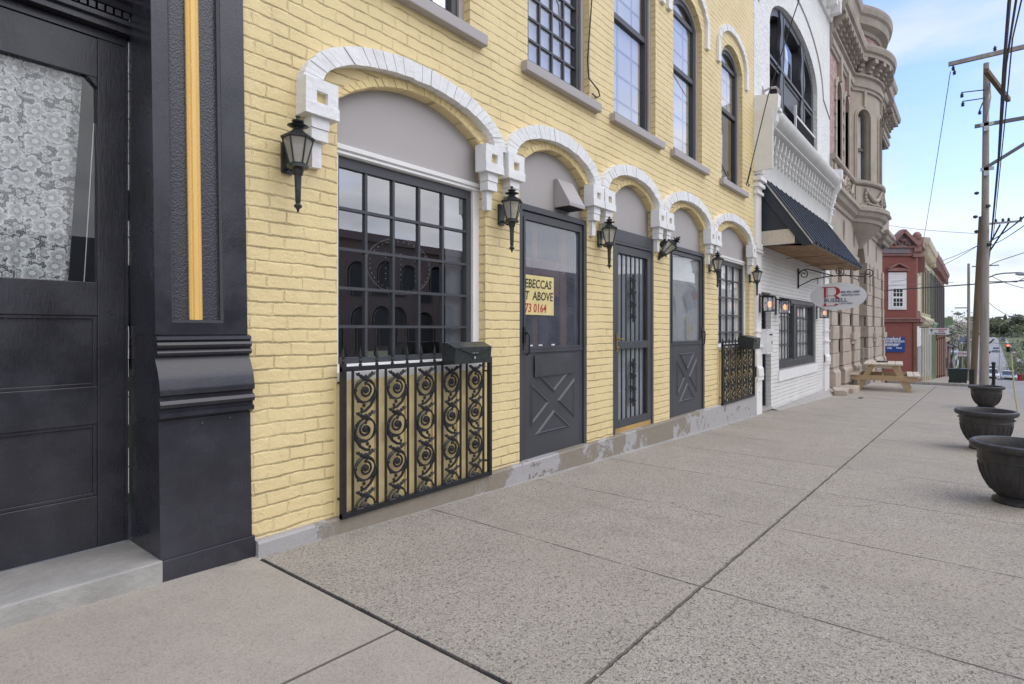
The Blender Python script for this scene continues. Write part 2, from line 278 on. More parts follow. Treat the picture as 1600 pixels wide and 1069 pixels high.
def walk_mat(name,smooth=False):
    q=NT(name); p=pos(q); s=q.n('SeparateXYZ',i0=p)
    X,Y=s.outputs[0],s.outputs[1]
    p2=q.n('CombineXYZ',i0=X,i1=Y,i2=0.).outputs[0]
    pat=q.ramp(q.noise(p2,1.1,6,.65),.3,.7); pat2=q.ramp(q.noise(p2,6.,5,.6),.35,.68)
    if smooth: base=q.mix(pat,(.41,.37,.315),(.485,.44,.38))
    else: base=q.mix(pat,(.43,.39,.33),(.52,.475,.41))
    base=q.mix(q.math('MULTIPLY',pat2,.22),base,(.24,.215,.19))
    vo=q.n('TexVoronoi',Vector=p2,Scale=165. if not smooth else 230.)
    sc=q.n('SeparateXYZ',i0=vo.outputs['Color']).outputs[0]
    sp=q.noise(p2,48.,4,.75)
    amt=.95 if not smooth else .36
    dark=q.math('MULTIPLY',q.ramp(sc,.62,.80),q.ramp(sp,.38,.58)); light=q.ramp(sc,.22,.08)
    base=q.mix(q.math('MULTIPLY',dark,amt),base,(.085,.075,.066)); base=q.mix(q.math('MULTIPLY',light,amt*.62),base,(.62,.58,.53))
    fine=q.ramp(q.noise(p2,105.,4,.85),.42,.60); base=q.mix(q.math('MULTIPLY',fine,amt*.5),base,(.13,.115,.10))
    sid=q.n('CombineXYZ',i0=q.math('FLOOR',q.math('DIVIDE',q.math('SUBTRACT',X,.86-.5925),1.185)),i1=q.math('FLOOR',q.math('SUBTRACT',Y,1.)),i2=0.).outputs[0] if not smooth else p2
    if not smooth:
        wn=q.n('TexWhiteNoise',{'noise_dimensions':'3D'},Vector=sid).outputs['Value']; base=q.mix(q.ramp(wn,0,1,0,.20),base,(.27,.245,.21))
    st=q.ramp(q.noise(q.n('Mapping',Vector=p2,Scale=(1,.35,1)).outputs[0],1.7,7,.7,.8),.55,.66); base=q.mix(q.math('MULTIPLY',st,.22),base,(.20,.18,.155))
    mot=q.ramp(q.noise(p2,.45,5,.6,.6),.42,.62); base=q.mix(q.math('MULTIPLY',mot,.22),base,(.40,.345,.28))
    dk=q.ramp(q.noise(p2,.8,7,.7,.3),.54,.72); base=q.mix(q.math('MULTIPLY',dk,.38),base,(.19,.17,.15))
    gum=q.n('TexVoronoi',Vector=p2,Scale=1.9); base=q.mix(q.math('MULTIPLY',q.ramp(gum.outputs['Distance'],.055,.04),.5),base,(.13,.12,.11))
    ed=q.n('TexVoronoi',{'feature':'DISTANCE_TO_EDGE'},Vector=q.n('VectorMath',{'operation':'ADD'},i0=p2,i1=q.n('VectorMath',{'operation':'MULTIPLY'},i0=q.n('TexNoise',Vector=p2,Scale=3.,Detail=5).outputs['Color'],i1=(.3,.3,0)).outputs[0]).outputs[0],Scale=.23)
    ck=q.math('MULTIPLY',q.ramp(ed.outputs['Distance'],.0014,.0006),q.ramp(q.noise(p2,1.1,3),.56,.62)); base=q.mix(q.math('MULTIPLY',ck,.4),base,(.07,.06,.05))
    pits=q.ramp(q.noise(p2,24.,5,.75),.61,.69); base=q.mix(q.math('MULTIPLY',pits,.55 if not smooth else .16),base,(.11,.10,.09))
    wob=q.math('MULTIPLY',q.math('SUBTRACT',q.noise(p2,6.,6,.7),.5),.035)
    if smooth:
        dy=q.math('ABSOLUTE',q.math('SUBTRACT',q.math('ADD',Y,q.math('MULTIPLY',wob,.2)),1.745)); jy=q.ramp(dy,.0065,.004); jx=0.
        j=jy
    else:
        dy=q.math('ABSOLUTE',q.math('SUBTRACT',q.math('ADD',Y,wob),1.0)); jy=q.math('MULTIPLY',q.ramp(dy,.010,.004),q.ramp(q.noise(p2,9.,5,.7),.30,.55,.45,1.))
        fx=q.math('FRACT',q.math('DIVIDE',q.math('SUBTRACT',q.math('ADD',X,q.math('MULTIPLY',wob,.5)),.86),1.185))
        dx=q.math('MULTIPLY',q.math('ABSOLUTE',q.math('SUBTRACT',fx,.5)),1.185); jx=q.ramp(dx,.0065,.003)
        jx=q.math('MULTIPLY',jx,q.ramp(q.noise(p2,3.3,5,.7),.38,.56))
        j=q.math('MAXIMUM',jy,jx)
    base=q.mix(q.math('MULTIPLY',j,.74),base,(.045,.040,.034))
    q.set(q.b.inputs['Base Color'],base); q.b.inputs['Roughness'].default_value=.82
    h=q.math('ADD',q.math('MULTIPLY',j,-3.),q.math('ADD',q.math('MULTIPLY',q.noise(p2,75,4,.7),.8 if not smooth else .2),q.math('MULTIPLY',pits,-.7 if not smooth else -.15)))
    q.set(q.b.inputs['Normal'],q.bump(h,.0035)); return q.m
M['sidewalk']=walk_mat('sidewalk_concrete'); M['sidewalk_smooth']=walk_mat('smooth_concrete',True)
def road_mat():
    q=NT('worn_asphalt'); p=pos(q); b=q.mix(q.ramp(q.noise(q.n('Mapping',Vector=p,Scale=(.06,1,1)).outputs[0],1.2,5,.6),.3,.7),(.25,.245,.24),(.34,.33,.325))
    b=q.mix(q.math('MULTIPLY',q.ramp(q.noise(p,2.,6,.7),.55,.7),.4),b,(.17,.165,.16))
    q.set(q.b.inputs['Base Color'],b); q.b.inputs['Roughness'].default_value=.85; q.set(q.b.inputs['Normal'],q.bump(q.noise(p,40,4),.004)); return q.m
M['road']=road_mat()
def wood_mat(name,a,b):
    q=NT(name); p=pos(q); v=q.n('Mapping',Vector=p,Scale=(.35,.35,1.2)).outputs[0]
    v=q.n('TexCoord').outputs['Object']; v=q.n('Mapping',Vector=v,Scale=(1.,6.,6.)).outputs[0]
    f=q.ramp(q.noise(v,5,7,.65,.6),.3,.7); q.set(q.b.inputs['Base Color'],q.mix(f,a,b)); q.b.inputs['Roughness'].default_value=.75
    q.set(q.b.inputs['Normal'],q.bump(f,.002)); return q.m
M['pine']=wood_mat('pale_pine',(.36,.25,.14),(.55,.42,.27)); M['pine_top']=wood_mat('weathered_pine',(.52,.45,.36),(.68,.61,.52))
def ply_mat():
    q=NT('plywood'); p=pos(q); f=q.ramp(q.noise(q.n('Mapping',Vector=p,Scale=(.5,2.5,1)).outputs[0],3,6,.6,1.2),.3,.7)
    c=q.mix(f,(.20,.105,.045),(.38,.235,.115)); c=q.mix(q.math('MULTIPLY',q.ramp(q.noise(p,1.2,4),.5,.62),.5),c,(.12,.06,.03))
    q.set(q.b.inputs['Base Color'],c); q.b.inputs['Roughness'].default_value=.7; return q.m
M['plywood']=ply_mat()
def glass_mat(name,tint=(.86,.88,.90),ior=1.55,haze=0.,hazecol=(.4,.45,.55),rough=0.,wave=.0012):
    q=NT(name); g=q.n('NewGeometry'); p=g.outputs['Position']
    r0=((ior-1)/(ior+1))**2; r0=2*r0/(1+r0)
    c=q.math('ABSOLUTE',q.n('VectorMath',{'operation':'DOT_PRODUCT'},i0=g.outputs['Incoming'],i1=g.outputs['Normal']).outputs['Value'])
    fr=q.math('MULTIPLY_ADD',q.math('POWER',q.math('SUBTRACT',1.,c,clamp=True),4.2),1-r0,r0,clamp=True)

    gl=q.n('BsdfGlossy',Roughness=rough,Color=(.95,.96,1,1))
    tr=q.n('BsdfTransparent',Color=rgba(tint)); m=q.n('MixShader',i0=fr,i1=tr.outputs[0],i2=gl.outputs[0])
    if haze:
        df=q.n('BsdfDiffuse',Color=rgba(hazecol)); hz=q.ramp(q.noise(p,5,6,.7),.3,.7,haze*.6,haze*1.3)
        m=q.n('MixShader',i0=hz,i1=m.outputs[0],i2=df.outputs[0])
    q.t.links.new(m.outputs[0],q.out.inputs[0]); return q.m
M['glass']=glass_mat('window_glass',ior=2.7); M['door_glass']=glass_mat('clear_door_glass',ior=1.36,tint=(.95,.96,.97)); M['glass_upper']=glass_mat('upper_window_glass',ior=2.3)
M['glass_hazy']=glass_mat('dusty_glass',ior=1.6,haze=.14,hazecol=(.34,.37,.47)); M['glass_pale']=glass_mat('pale_door_glass',ior=1.55,haze=.18,hazecol=(.62,.63,.66))
M['lamp_glass']=glass_mat('lantern_glass',tint=(.92,.92,.88),ior=1.35,haze=.50,hazecol=(.55,.53,.48))
def lace_mat():
    q=NT('lace_curtain'); p=pos(q); s=q.n('SeparateXYZ',i0=p)
    v=q.n('CombineXYZ',i0=s.outputs[0],i1=s.outputs[2],i2=0.).outputs[0]
    def petals(scale,rad,k,off):
        vv=q.n('VectorMath',{'operation':'ADD'},i0=v,i1=(off,off*.7,0)).outputs[0]
        vo=q.n('TexVoronoi',{'voronoi_dimensions':'2D'},Vector=vv,Scale=scale,Randomness=.8)
        sub=q.n('VectorMath',{'operation':'SUBTRACT'},i0=vv,i1=vo.outputs['Position']).outputs[0]
        ss=q.n('SeparateXYZ',i0=sub); ang=q.math('ARCTAN2',ss.outputs[1],ss.outputs[0]); 
        ln=q.n('VectorMath',{'operation':'LENGTH'},i0=sub).outputs['Value']
        ln=q.math('MULTIPLY',ln,scale)
        pr=q.math('ABSOLUTE',q.math('COSINE',q.math('MULTIPLY',ang,k))); lim=q.math('MULTIPLY_ADD',pr,rad*.42,rad*.62)
        t=q.math('DIVIDE',ln,lim)
        fill=q.ramp(t,1.03,.97); vein=q.math('MULTIPLY',q.ramp(q.math('ABSOLUTE',q.math('SUBTRACT',t,.86)),.07,.03),1.)
        cen=q.ramp(ln,.13,.10); vn=q.ramp(pr,.20,.08)
        return fill,q.math('MAXIMUM',vein,cen),vn,q.ramp(t,0.,1.,.50,1.15)
    f1,v1,c1,g1=petals(11.,.46,2.5,.3); f2,v2,c2,g2=petals(21.,.40,1.5,1.7); f3,v3,c3,g3=petals(34.,.34,1.0,4.1)
    net=q.n('TexVoronoi',{'feature':'DISTANCE_TO_EDGE','voronoi_dimensions':'2D'},Vector=v,Scale=125.).outputs['Distance']; netf=q.ramp(net,.13,.06)
    a=q.math('MULTIPLY_ADD',netf,.45,.04)
    for f,vn,cc,amt,gg in ((f3,v3,c3,.50,g3),(f2,v2,c2,.52,g2),(f1,v1,c1,.56,g1)):
        val=q.math('SUBTRACT',q.math('MULTIPLY_ADD',vn,.42,q.math('MULTIPLY',gg,amt)),q.math('MULTIPLY',cc,.34))
        a=q.math('ADD',q.math('MULTIPLY',a,q.math('SUBTRACT',1.,f)),q.math('MULTIPLY',f,val))
    a=q.math('MINIMUM',q.math('MULTIPLY',a,1.22),.97)
    df=q.n('BsdfDiffuse',Color=(.95,.97,.96,1)); tl=q.n('BsdfTranslucent',Color=(.4,.42,.4,1)); ad=q.n('MixShader',i0=.05,i1=df.outputs[0],i2=tl.outputs[0])
    tr=q.n('BsdfTransparent'); m=q.n('MixShader',i0=a,i1=tr.outputs[0],i2=ad.outputs[0]); q.t.links.new(m.outputs[0],q.out.inputs[0]); return q.m
M['lace']=lace_mat()
def emit(name,col,st,base=(.1,.1,.1)):
    q=NT(name); q.b.inputs['Base Color'].default_value=rgba(base); q.b.inputs['Emission Color'].default_value=rgba(col); q.b.inputs['Emission Strength'].default_value=st; return q.m
M['bulb']=emit('warm_bulb',(1,.42,.20),1.5); M['red_lens']=emit('red_signal',(1,.10,.08),2.5)

# ---------------------------------------------------------------- mesh helpers
class MB:
    def __init__(s): s.v=[]; s.f=[]
    def add(s,vs,fs):
        o=len(s.v); s.v+= [tuple(v) for v in vs]; s.f+=[tuple(i+o for i in f) for f in fs]; return s
    def box(s,x0,x1,y0,y1,z0,z1):
        return s.add([(x0,y0,z0),(x1,y0,z0),(x1,y1,z0),(x0,y1,z0),(x0,y0,z1),(x1,y0,z1),(x1,y1,z1),(x0,y1,z1)],
            [(0,3,2,1),(4,5,6,7),(0,1,5,4),(1,2,6,5),(2,3,7,6),(3,0,4,7)])
    def obox(s,c,ax,half):    # oriented box
        c=Vector(c); a=[Vector(q) for q in ax]; vs=[]
        for k in (-1,1):
            for i,j in ((-1,-1),(1,-1),(1,1),(-1,1)): vs.append(c+a[0]*half[0]*i+a[1]*half[1]*j+a[2]*half[2]*k)
        return s.add(vs,[(0,3,2,1),(4,5,6,7),(0,1,5,4),(1,2,6,5),(2,3,7,6),(3,0,4,7)])
    def beam(s,p,q,wd,ht,up=(0,0,1)):
        p,q=Vector(p),Vector(q); d=(q-p); l=d.length; d.normalize(); u=Vector(up); sdv=d.cross(u)
        if sdv.length<1e-4: sdv=d.cross(Vector((1,0,0)))
        sdv.normalize(); u=sdv.cross(d).normalized()
        return s.obox((p+q)/2,(d,sdv,u),(l/2,wd/2,ht/2))
    def prism(s,poly,a0,a1,axis='y'):   # polygon (u,v) pushed along an axis
        def P(u,v,a): return {'y':(u,a,v),'x':(a,u,v),'z':(u,v,a)}[axis]
        n=len(poly); vs=[P(u,v,a0) for u,v in poly]+[P(u,v,a1) for u,v in poly]
        fs=[tuple(range(n)),tuple(range(2*n-1,n-1,-1))]+[(i,i+n,(i+1)%n+n,(i+1)%n) for i in range(n)]
        return s.add(vs,fs)
    def tube(s,pts,r,n=8,caps=True):
        pts=[Vector(p) for p in pts]; m=len(pts); rr=r if isinstance(r,(list,tuple)) else [r]*m
        o=len(s.v); pu=None
        for i,p in enumerate(pts):
            d=(pts[min(i+1,m-1)]-pts[max(i-1,0)]); 
            if d.length<1e-9: d=Vector((0,0,1))
            d.normalize()
            if pu is None:
                pu=d.orthogonal().normalized()
            pu=(pu-d*pu.dot(d)); 
            if pu.length<1e-6: pu=d.orthogonal()
            pu.normalize(); w_=d.cross(pu)
            for k in range(n):
                a=2*PI*k/n; s.v.append(tuple(p+(pu*math.cos(a)+w_*math.sin(a))*rr[i]))
        for i in range(m-1):
            for k in range(n): s.f.append((o+i*n+k,o+i*n+(k+1)%n,o+(i+1)*n+(k+1)%n,o+(i+1)*n+k))
        if caps: s.f.append(tuple(o+k for k in range(n-1,-1,-1))); s.f.append(tuple(o+(m-1)*n+k for k in range(n)))
        return s
    def lathe(s,c,prof,n=24,sq=1.,rot=0.,wob=None):   # prof: (radius,height)
        o=len(s.v); m=len(prof)
        for r,z in prof:
            for k in range(n):
                a=2*PI*k/n+rot; rr=r*(wob(a,z) if wob else 1); s.v.append((c[0]+rr*math.cos(a),c[1]+rr*math.sin(a)*sq,c[2]+z))
        for i in range(m-1):
            for k in range(n): s.f.append((o+i*n+k,o+i*n+(k+1)%n,o+(i+1)*n+(k+1)%n,o+(i+1)*n+k))
        if prof[0][0]>1e-6: s.f.append(tuple(o+k for k in range(n-1,-1,-1)))
        if prof[-1][0]>1e-6: s.f.append(tuple(o+(m-1)*n+k for k in range(n)))
        return s
    def ball(s,c,r,n=8,sc=(1,1,1)):
        o=len(s.v); h=n//2
        for i in range(h+1):
            t=PI*i/h
            for k in range(n):
                a=2*PI*k/n; s.v.append((c[0]+r*sc[0]*math.sin(t)*math.cos(a),c[1]+r*sc[1]*math.sin(t)*math.sin(a),c[2]+r*sc[2]*math.cos(t)))
        for i in range(h):
            for k in range(n): s.f.append((o+i*n+k,o+(i+1)*n+k,o+(i+1)*n+(k+1)%n,o+i*n+(k+1)%n))
        return s
    def loop(s,outer,inner,y0,y1):      # frame between two outlines (x,z), open at the bottom ends closed too
        n=len(outer); vs=[(x,y0,z) for x,z in outer]+[(x,y0,z) for x,z in inner]+[(x,y1,z) for x,z in inner]+[(x,y1,z) for x,z in outer]
        fs=[]
        for i in range(n):
            j=(i+1)%n
            fs+=[(i,j,n+j,n+i),(n+i,n+j,2*n+j,2*n+i),(3*n+i,i,j,3*n+j)[::1]]
        return s.add(vs,fs)
    def ngon(s,pts): return s.add(pts,[tuple(range(len(pts)))])
    def map(s,fn): s.v=[tuple(fn(*v)) for v in s.v]; return s
    def jitter(s,a,sc=9.):
        s.v=[tuple(Vector(v)+Vector((mnoise.noise(Vector(v)*sc),mnoise.noise(Vector(v)*sc+Vector((9,0,0))),mnoise.noise(Vector(v)*sc+Vector((0,9,0)))))*a) for v in s.v]; return s
    def build(s,name,mat,parent=None,local=False,bev=0,smooth=False,label=None):
        me=bpy.data.meshes.new(name); off=Vector((0,0,0))
        if parent is not None and not local:
            p=parent
            while p.parent: p=p.parent
            off=p.location
        me.from_pydata([tuple(Vector(v)-off) for v in s.v],[],s.f); me.update()
        bm=bmesh.new(); bm.from_mesh(me)
        bmesh.ops.recalc_face_normals(bm,faces=bm.faces)
        if smooth:
            for f in bm.faces: f.smooth=True
            for e in bm.edges:
                if len(e.link_faces)==2 and e.calc_face_angle(0)>R(38): e.smooth=False
        bm.to_mesh(me); bm.free()
        me.materials.append(M[mat] if isinstance(mat,str) else mat)
        o=bpy.data.objects.new(name,me); COL.objects.link(o)
        if parent is not None: o.parent=parent
        if bev:
            b=o.modifiers.new('bevel','BEVEL'); b.width=bev; b.segments=2; b.limit_method='ANGLE'; b.angle_limit=R(40)
        if label: o['label']=label
        return o
def tag(o,label=None,cat=None,group=None,kind=None):
    if label: o['label']=label
    if cat: o['category']=cat
    if group: o['group']=group
    if kind: o['kind']=kind
    return o
def root(name,label,cat,loc=(0,0,0),group=None,rz=0):
    o=bpy.data.objects.new(name,None); COL.objects.link(o); o.location=loc; o.rotation_euler=(0,0,rz); o.empty_display_size=.2
    return tag(o,label,cat,group)
def dup(src,loc=None,rz=None,label=None,group=None,parent=None):
    c=src.copy(); COL.objects.link(c); c.parent=parent
    if loc is not None: c.location=loc
    if rz is not None: c.rotation_euler=(0,0,rz)
    if label: c['label']=label
    if group: c['group']=group
    for ch in list(src.children): dup(ch,parent=c)
    return c
def arch(xa,xb,zs,rise,n=18,kind='seg'):
    c=(xa+xb)/2; h=(xb-xa)/2
    if rise<=1e-6: return [(xa,zs),(xb,zs)]
    if kind=='ell': return [(c-h*math.cos(PI*i/n),zs+rise*math.sin(PI*i/n)) for i in range(n+1)]
    Rr=(h*h+rise*rise)/(2*rise); a=math.asin(min(1,h/Rr)); a=a if rise<=h else PI-a
    return [(c+Rr*math.sin(-a+2*a*i/n),zs+rise-Rr+Rr*math.cos(-a+2*a*i/n)) for i in range(n+1)]
def outline(xa,xb,za,zs,rise,ins=0.,n=18,kind='seg'):
    return [(xa+ins,za+ins)]+arch(xa+ins,xb-ins,zs-(ins if rise<=0 else 0),max(0,rise-ins) if rise>0 else 0,n,kind)+[(xb-ins,za+ins)]
def wallband(m,x0,x1,z0,z1,ops,Y,dep,kind='seg'):
    def q(a,b,c,d): 
        if b-a>1e-5 and d-c>1e-5: m.add([(a,Y,c),(b,Y,c),(b,Y,d),(a,Y,d)],[(0,1,2,3)])
    x=x0
    for xa,xb,za,zs,rise in sorted(ops):
        q(x,xa,z0,z1); q(xa,xb,z0,za)
        A=arch(xa,xb,zs,rise,16,kind)
        for (a,za1),(b,zb1) in zip(A[:-1],A[1:]):
            m.add([(a,Y,za1),(b,Y,zb1),(b,Y,z1),(a,Y,z1)],[(0,1,2,3)])
        P=[(xa,za)]+A+[(xb,za)]
        for (a,c),(b,d) in zip(P,P[1:]+P[:1]): m.add([(a,Y,c),(b,Y,d),(b,Y+dep,d),(a,Y+dep,c)],[(0,1,2,3)])
        x=xb
    q(x,x1,z0,z1)
def voussoirs(m,xa,xb,zs,rise,th,y0,y1,bw=.075,kind='ell',j=.004,gap=.003,extra=0.):
    n=max(8,int(((xb-xa)+rise*1.2)/bw)); 
    def fr(N_,xa,xb,rise): return arch(xa,xb,zs,rise,N_,kind)
    O=fr(n*2,xa,xb,rise); I=fr(n*2,xa+th,xb-th,rise-th)
    for k in range(n):
        a,c=O[2*k],O[2*k+2]; b=O[2*k+1]; ai,ci,bi=I[2*k],I[2*k+2],I[2*k+1]
        yy=y0+random.uniform(-j,j)
        def sh(p,q_,t): return (p[0]+(q_[0]-p[0])*t,p[1]+(q_[1]-p[1])*t)
        g=gap/bw
        poly=[sh(a,c,g),b,sh(c,a,g),sh(ci,ai,g),bi,sh(ai,ci,g)]
        poly=[(p[0],p[1]+random.uniform(-j,j)*.5) for p in poly]
        m.prism(poly,yy,y1)
    # the joint bed behind the blocks
    m.prism(fr(24,xa+.004,xb-.004,rise-.004)+fr(24,xa+th-.004,xb-th+.004,rise-th+.004)[::-1],y0+.006+j,y1-.001)
def text(s,size,name,mat,loc,rot,parent=None,ext=.0015,align='LEFT',bold=0.,sx=1.,shear=0.):
    cu=bpy.data.curves.new(name,'FONT'); cu.body=s; cu.size=size; cu.extrude=ext; cu.align_x=align; cu.offset=bold; cu.resolution_u=2; cu.shear=shear
    t=bpy.data.objects.new(name,cu); COL.objects.link(t); bpy.context.view_layer.update()
    me=bpy.data.meshes.new_from_object(t.evaluated_get(bpy.context.evaluated_depsgraph_get())); bpy.data.objects.remove(t)
    Mx=Matrix.Translation(Vector(loc))@Euler(rot).to_matrix().to_4x4()@Matrix.Diagonal((sx,1,1,1))
    off=Vector((0,0,0))
    if parent is not None:
        p=parent
        while p.parent: p=p.parent
        off=p.location
    me.transform(Matrix.Translation(-off)@Mx); me.materials.clear(); me.materials.append(M[mat]); me.name=name
    o=bpy.data.objects.new(name,me); COL.objects.link(o)
    if parent is not None: o.parent=parent
    return o
# ---------------------------------------------------------------- ground, pavement, road
GP=[(-400,9.),(-60,.74),(23,-1.837),(24,-1.90),(48,-3.55),(84,-5.5),(126,-8.4),(150,-8.6),(350,-4.6),(460,-4.6),(900,-14),(3500,-60)]
def gz(X):
    for (a,za),(b,zb) in zip(GP[:-1],GP[1:]):
        if X<=b: return za+(zb-za)*(X-a)/(b-a)
    return GP[-1][1]
XS=[-400,-200,-60,-20,-5,0,3,6,10,15,20,23,24,30,36,48,60,72,84,100,115,126,138,150,180,220,260,300,350,400,460,600,900,1600,3500]
def strip(name,yl,yr,dz,mat,xs,xa=None,xb=None,th=0,kind='structure',label=None):
    xs=[x for x in xs if (xa is None or x>xa) and (xb is None or x<xb)]
    if xa is not None: xs=[xa]+xs
    if xb is not None: xs=xs+[xb]
    m=MB(); vs=[]
    fl=yl if callable(yl) else (lambda x:yl); fr_=yr if callable(yr) else (lambda x:yr)
    for x in xs: vs+=[(x,fl(x),gz(x)+dz),(x,fr_(x),gz(x)+dz)]
    fs=[(2*i,2*i+2,2*i+3,2*i+1) for i in range(len(xs)-1)]
    if th:
        o=len(vs)
        for x in xs: vs+=[(x,fl(x),gz(x)+dz-th),(x,fr_(x),gz(x)+dz-th)]
        for i in range(len(xs)-1): fs+=[(2*i+1,2*i+3,o+2*i+3,o+2*i+1),(2*i,o+2*i,o+2*i+2,2*i+2)]
        k=len(xs)-1; fs+=[(0,1,o+1,o),(2*k,o+2*k,o+2*k+1,2*k+1)]
    m.add(vs,fs); o=m.build(name,mat); return tag(o,label,None,None,kind)
strip('ground',260,-260,-.34,'grass',XS)
def lerpf(pts):
    def f(x):
        if x<=pts[0][0]: return pts[0][1]
        for (a,ya),(b,yb) in zip(pts[:-1],pts[1:]):
            if x<=b: return ya+(yb-ya)*(x-a)/(b-a)
        return pts[-1][1]
    return f
RL=lerpf([(0,-.72),(84,-.72),(110,1.2),(460,1.5)]); RR=lerpf([(0,-9.6),(60,-9.6),(105,-6.2),(140,-5.2),(350,-8.1),(460,-9.4)])
strip('road',RL,RR,-.15,'road',XS,-60,460)
strip('side_street',60,lambda x:-.72,-.155,'road',XS,23.6,41.5)
strip('cross_road',-.5,-60,-.158,'road',XS,80,112)
strip('pavement',4.2,-.70,0,'sidewalk',XS,1.464,23.5,.30)
strip('smooth_pavement',4.2,-.70,.004,'sidewalk_smooth',XS,-60,1.436,.30)
strip('lower_pavement',4.2,-.70,0,'sidewalk',XS,41.6,120,.25)
strip('far_pavement',lambda x:RR(x)-2.0,lambda x:RR(x)-3.0,-.13,'sidewalk',XS,116,460,.1)
strip('opposite_pavement',-9.6,-13.,0,'sidewalk_smooth',XS,-60,60,.3)
m=MB()
for k in range(10):                                   # lane line and stop markings far down the street
    xa=125+k*24; xb=xa+9
    m.add([(xa,-1.6-.006*(xa-125),gz(xa)-.143),(xb,-1.6-.006*(xb-125),gz(xb)-.143),(xb,-1.72-.006*(xb-125),gz(xb)-.143),(xa,-1.72-.006*(xa-125),gz(xa)-.143)],[(0,1,2,3)])
for X in (64,78,113):
    m.add([(X,-1.2,gz(X)-.140),(X+.5,-1.2,gz(X+.5)-.140),(X+.5,-9,gz(X+.5)-.140),(X,-9,gz(X)-.140)],[(0,1,2,3)])
m.add([(14,-.80,gz(14)-.146),(14.25,-.80,gz(14)-.146),(14.25,-2.6,gz(14)-.146),(14,-2.6,gz(14)-.146)],[(0,1,2,3)])
tag(m.build('road_marking','line_paint'),None,None,None,'structure')
m=MB(); P=[]; 
for k in range(90): y=2.84-k*.04; P.append((1.449+.004*mnoise.noise(Vector((0,y*6,0))),y,gz(1.45)-.016+.008*mnoise.noise(Vector((3,y*9,0)))))
m.tube(P,[.014+.005*mnoise.noise(Vector((7,y[1]*11,0))) for y in P],6); tag(m.build('joint_soil','rubber'),None,None,None,'stuff')
# small debris in the joints and on the paving
m=MB(); rnd=random.Random(3)
for k in range(26):
    x=rnd.uniform(1.5,3.5) if k<8 else rnd.uniform(1.6,9); y=rnd.choice([1.0+rnd.uniform(-.03,.03),rnd.uniform(.2,2.7),2.8])
    r=rnd.uniform(.004,.010); m.ball((x,y,gz(x)+r*.5),r,6,(1,rnd.uniform(.6,1.4),.6))
for p in [(982,1005),(603,281+0)]: pass
tag(m.build('grit','stone_light'),'small pale grit and crumbs scattered over the pavement',None,None,'stuff')

# ---------------------------------------------------------------- black storefront on the left
DY=3.274
bs=root('black_storefront','glossy black storefront with panelled door, lace curtain and gold-striped pilaster','storefront',(.5,3.0,-1.1))
def lean(x,y,z): return (x-.0138*(z+1.15)*(1 if y<DY-.02 else 0),y,z)
PX0,PX1=1.012,1.448
m=MB(); m.box(PX0,PX1,2.872,3.30,-1.20,-1.055); m.map(lean).build('pilaster_plinth','black_gloss',bs,bev=.003)
m=MB(); m.box(PX0,PX1-.012,2.880,3.30,-1.055,-.42); 
prof=[(2.880,-.42),(2.868,-.412),(2.852,-.403),(2.852,-.385),(2.866,-.378),(2.866,-.366),(2.848,-.358),(2.840,-.342),(2.848,-.326),(2.864,-.320),(2.864,-.308),(2.846,-.300),(2.842,-.286),(2.846,-.270),(2.852,-.235),(2.866,-.195),(2.884,-.160),(2.896,-.140),(2.896,-.128),(2.872,-.120),(2.866,-.108),(2.872,-.097),(2.882,-.092),(2.870,-.084),(2.865,-.072),(2.870,-.060),(2.882,-.056),(2.872,-.048),(2.874,-.034),(2.892,-.026),(3.30,-.026),(3.30,-.42)]
ps=m.map(lean).build('pilaster_base','black_gloss',bs,bev=.002)
MB().prism(prof,PX0-.004,PX1-.006,'x').map(lean).build('pilaster_moulding','black_gloss',bs,smooth=True)
m=MB(); x0,x1=PX0-.004,PX1-.018
m.box(x0,1.078,2.886,3.30,-.026,3.6); m.box(1.312,x1,2.886,3.30,-.026,3.6); m.box(1.078,1.312,2.886,3.30,-.026,.036)
m.map(lean).build('pilaster_shaft','black_gloss',bs,bev=.002)
m=MB(); m.box(1.078,1.312,2.912,3.28,.036,3.6); m.map(lean).build('pilaster_panel','hammered',bs)
m=MB(); m.prism([(1.078,2.886+.002),(1.086,2.894),(1.086,2.912),(1.078,2.912)],.046,3.6,'z'); m.prism([(1.312,2.888),(1.300,2.896),(1.300,2.912),(1.312,2.912)],.046,3.6,'z'); m.box(1.078,1.312,2.889,2.912,.036,.046)
m.map(lean).build('panel_bead','charcoal_paint',bs)
m=MB(); g0,g1=1.160,1.218
m.prism([(g0,2.912),(g0,2.900),(g0+.008,2.893),(g0+.016,2.897),(g0+.020,2.890),(g0+.038,2.890),(g0+.042,2.897),(g0+.050,2.893),(g1,2.900),(g1,2.912)],.046,3.6,'z').map(lean).build('gold_strip','gold_paint',bs)
m=MB(); 
for px,pz in ((1.20,-.45),(1.33,-.44)): m.ball((px,2.880,pz),.009,8,(1,.6,1))
m.map(lean).build('bolt_head','black_gloss',ps)
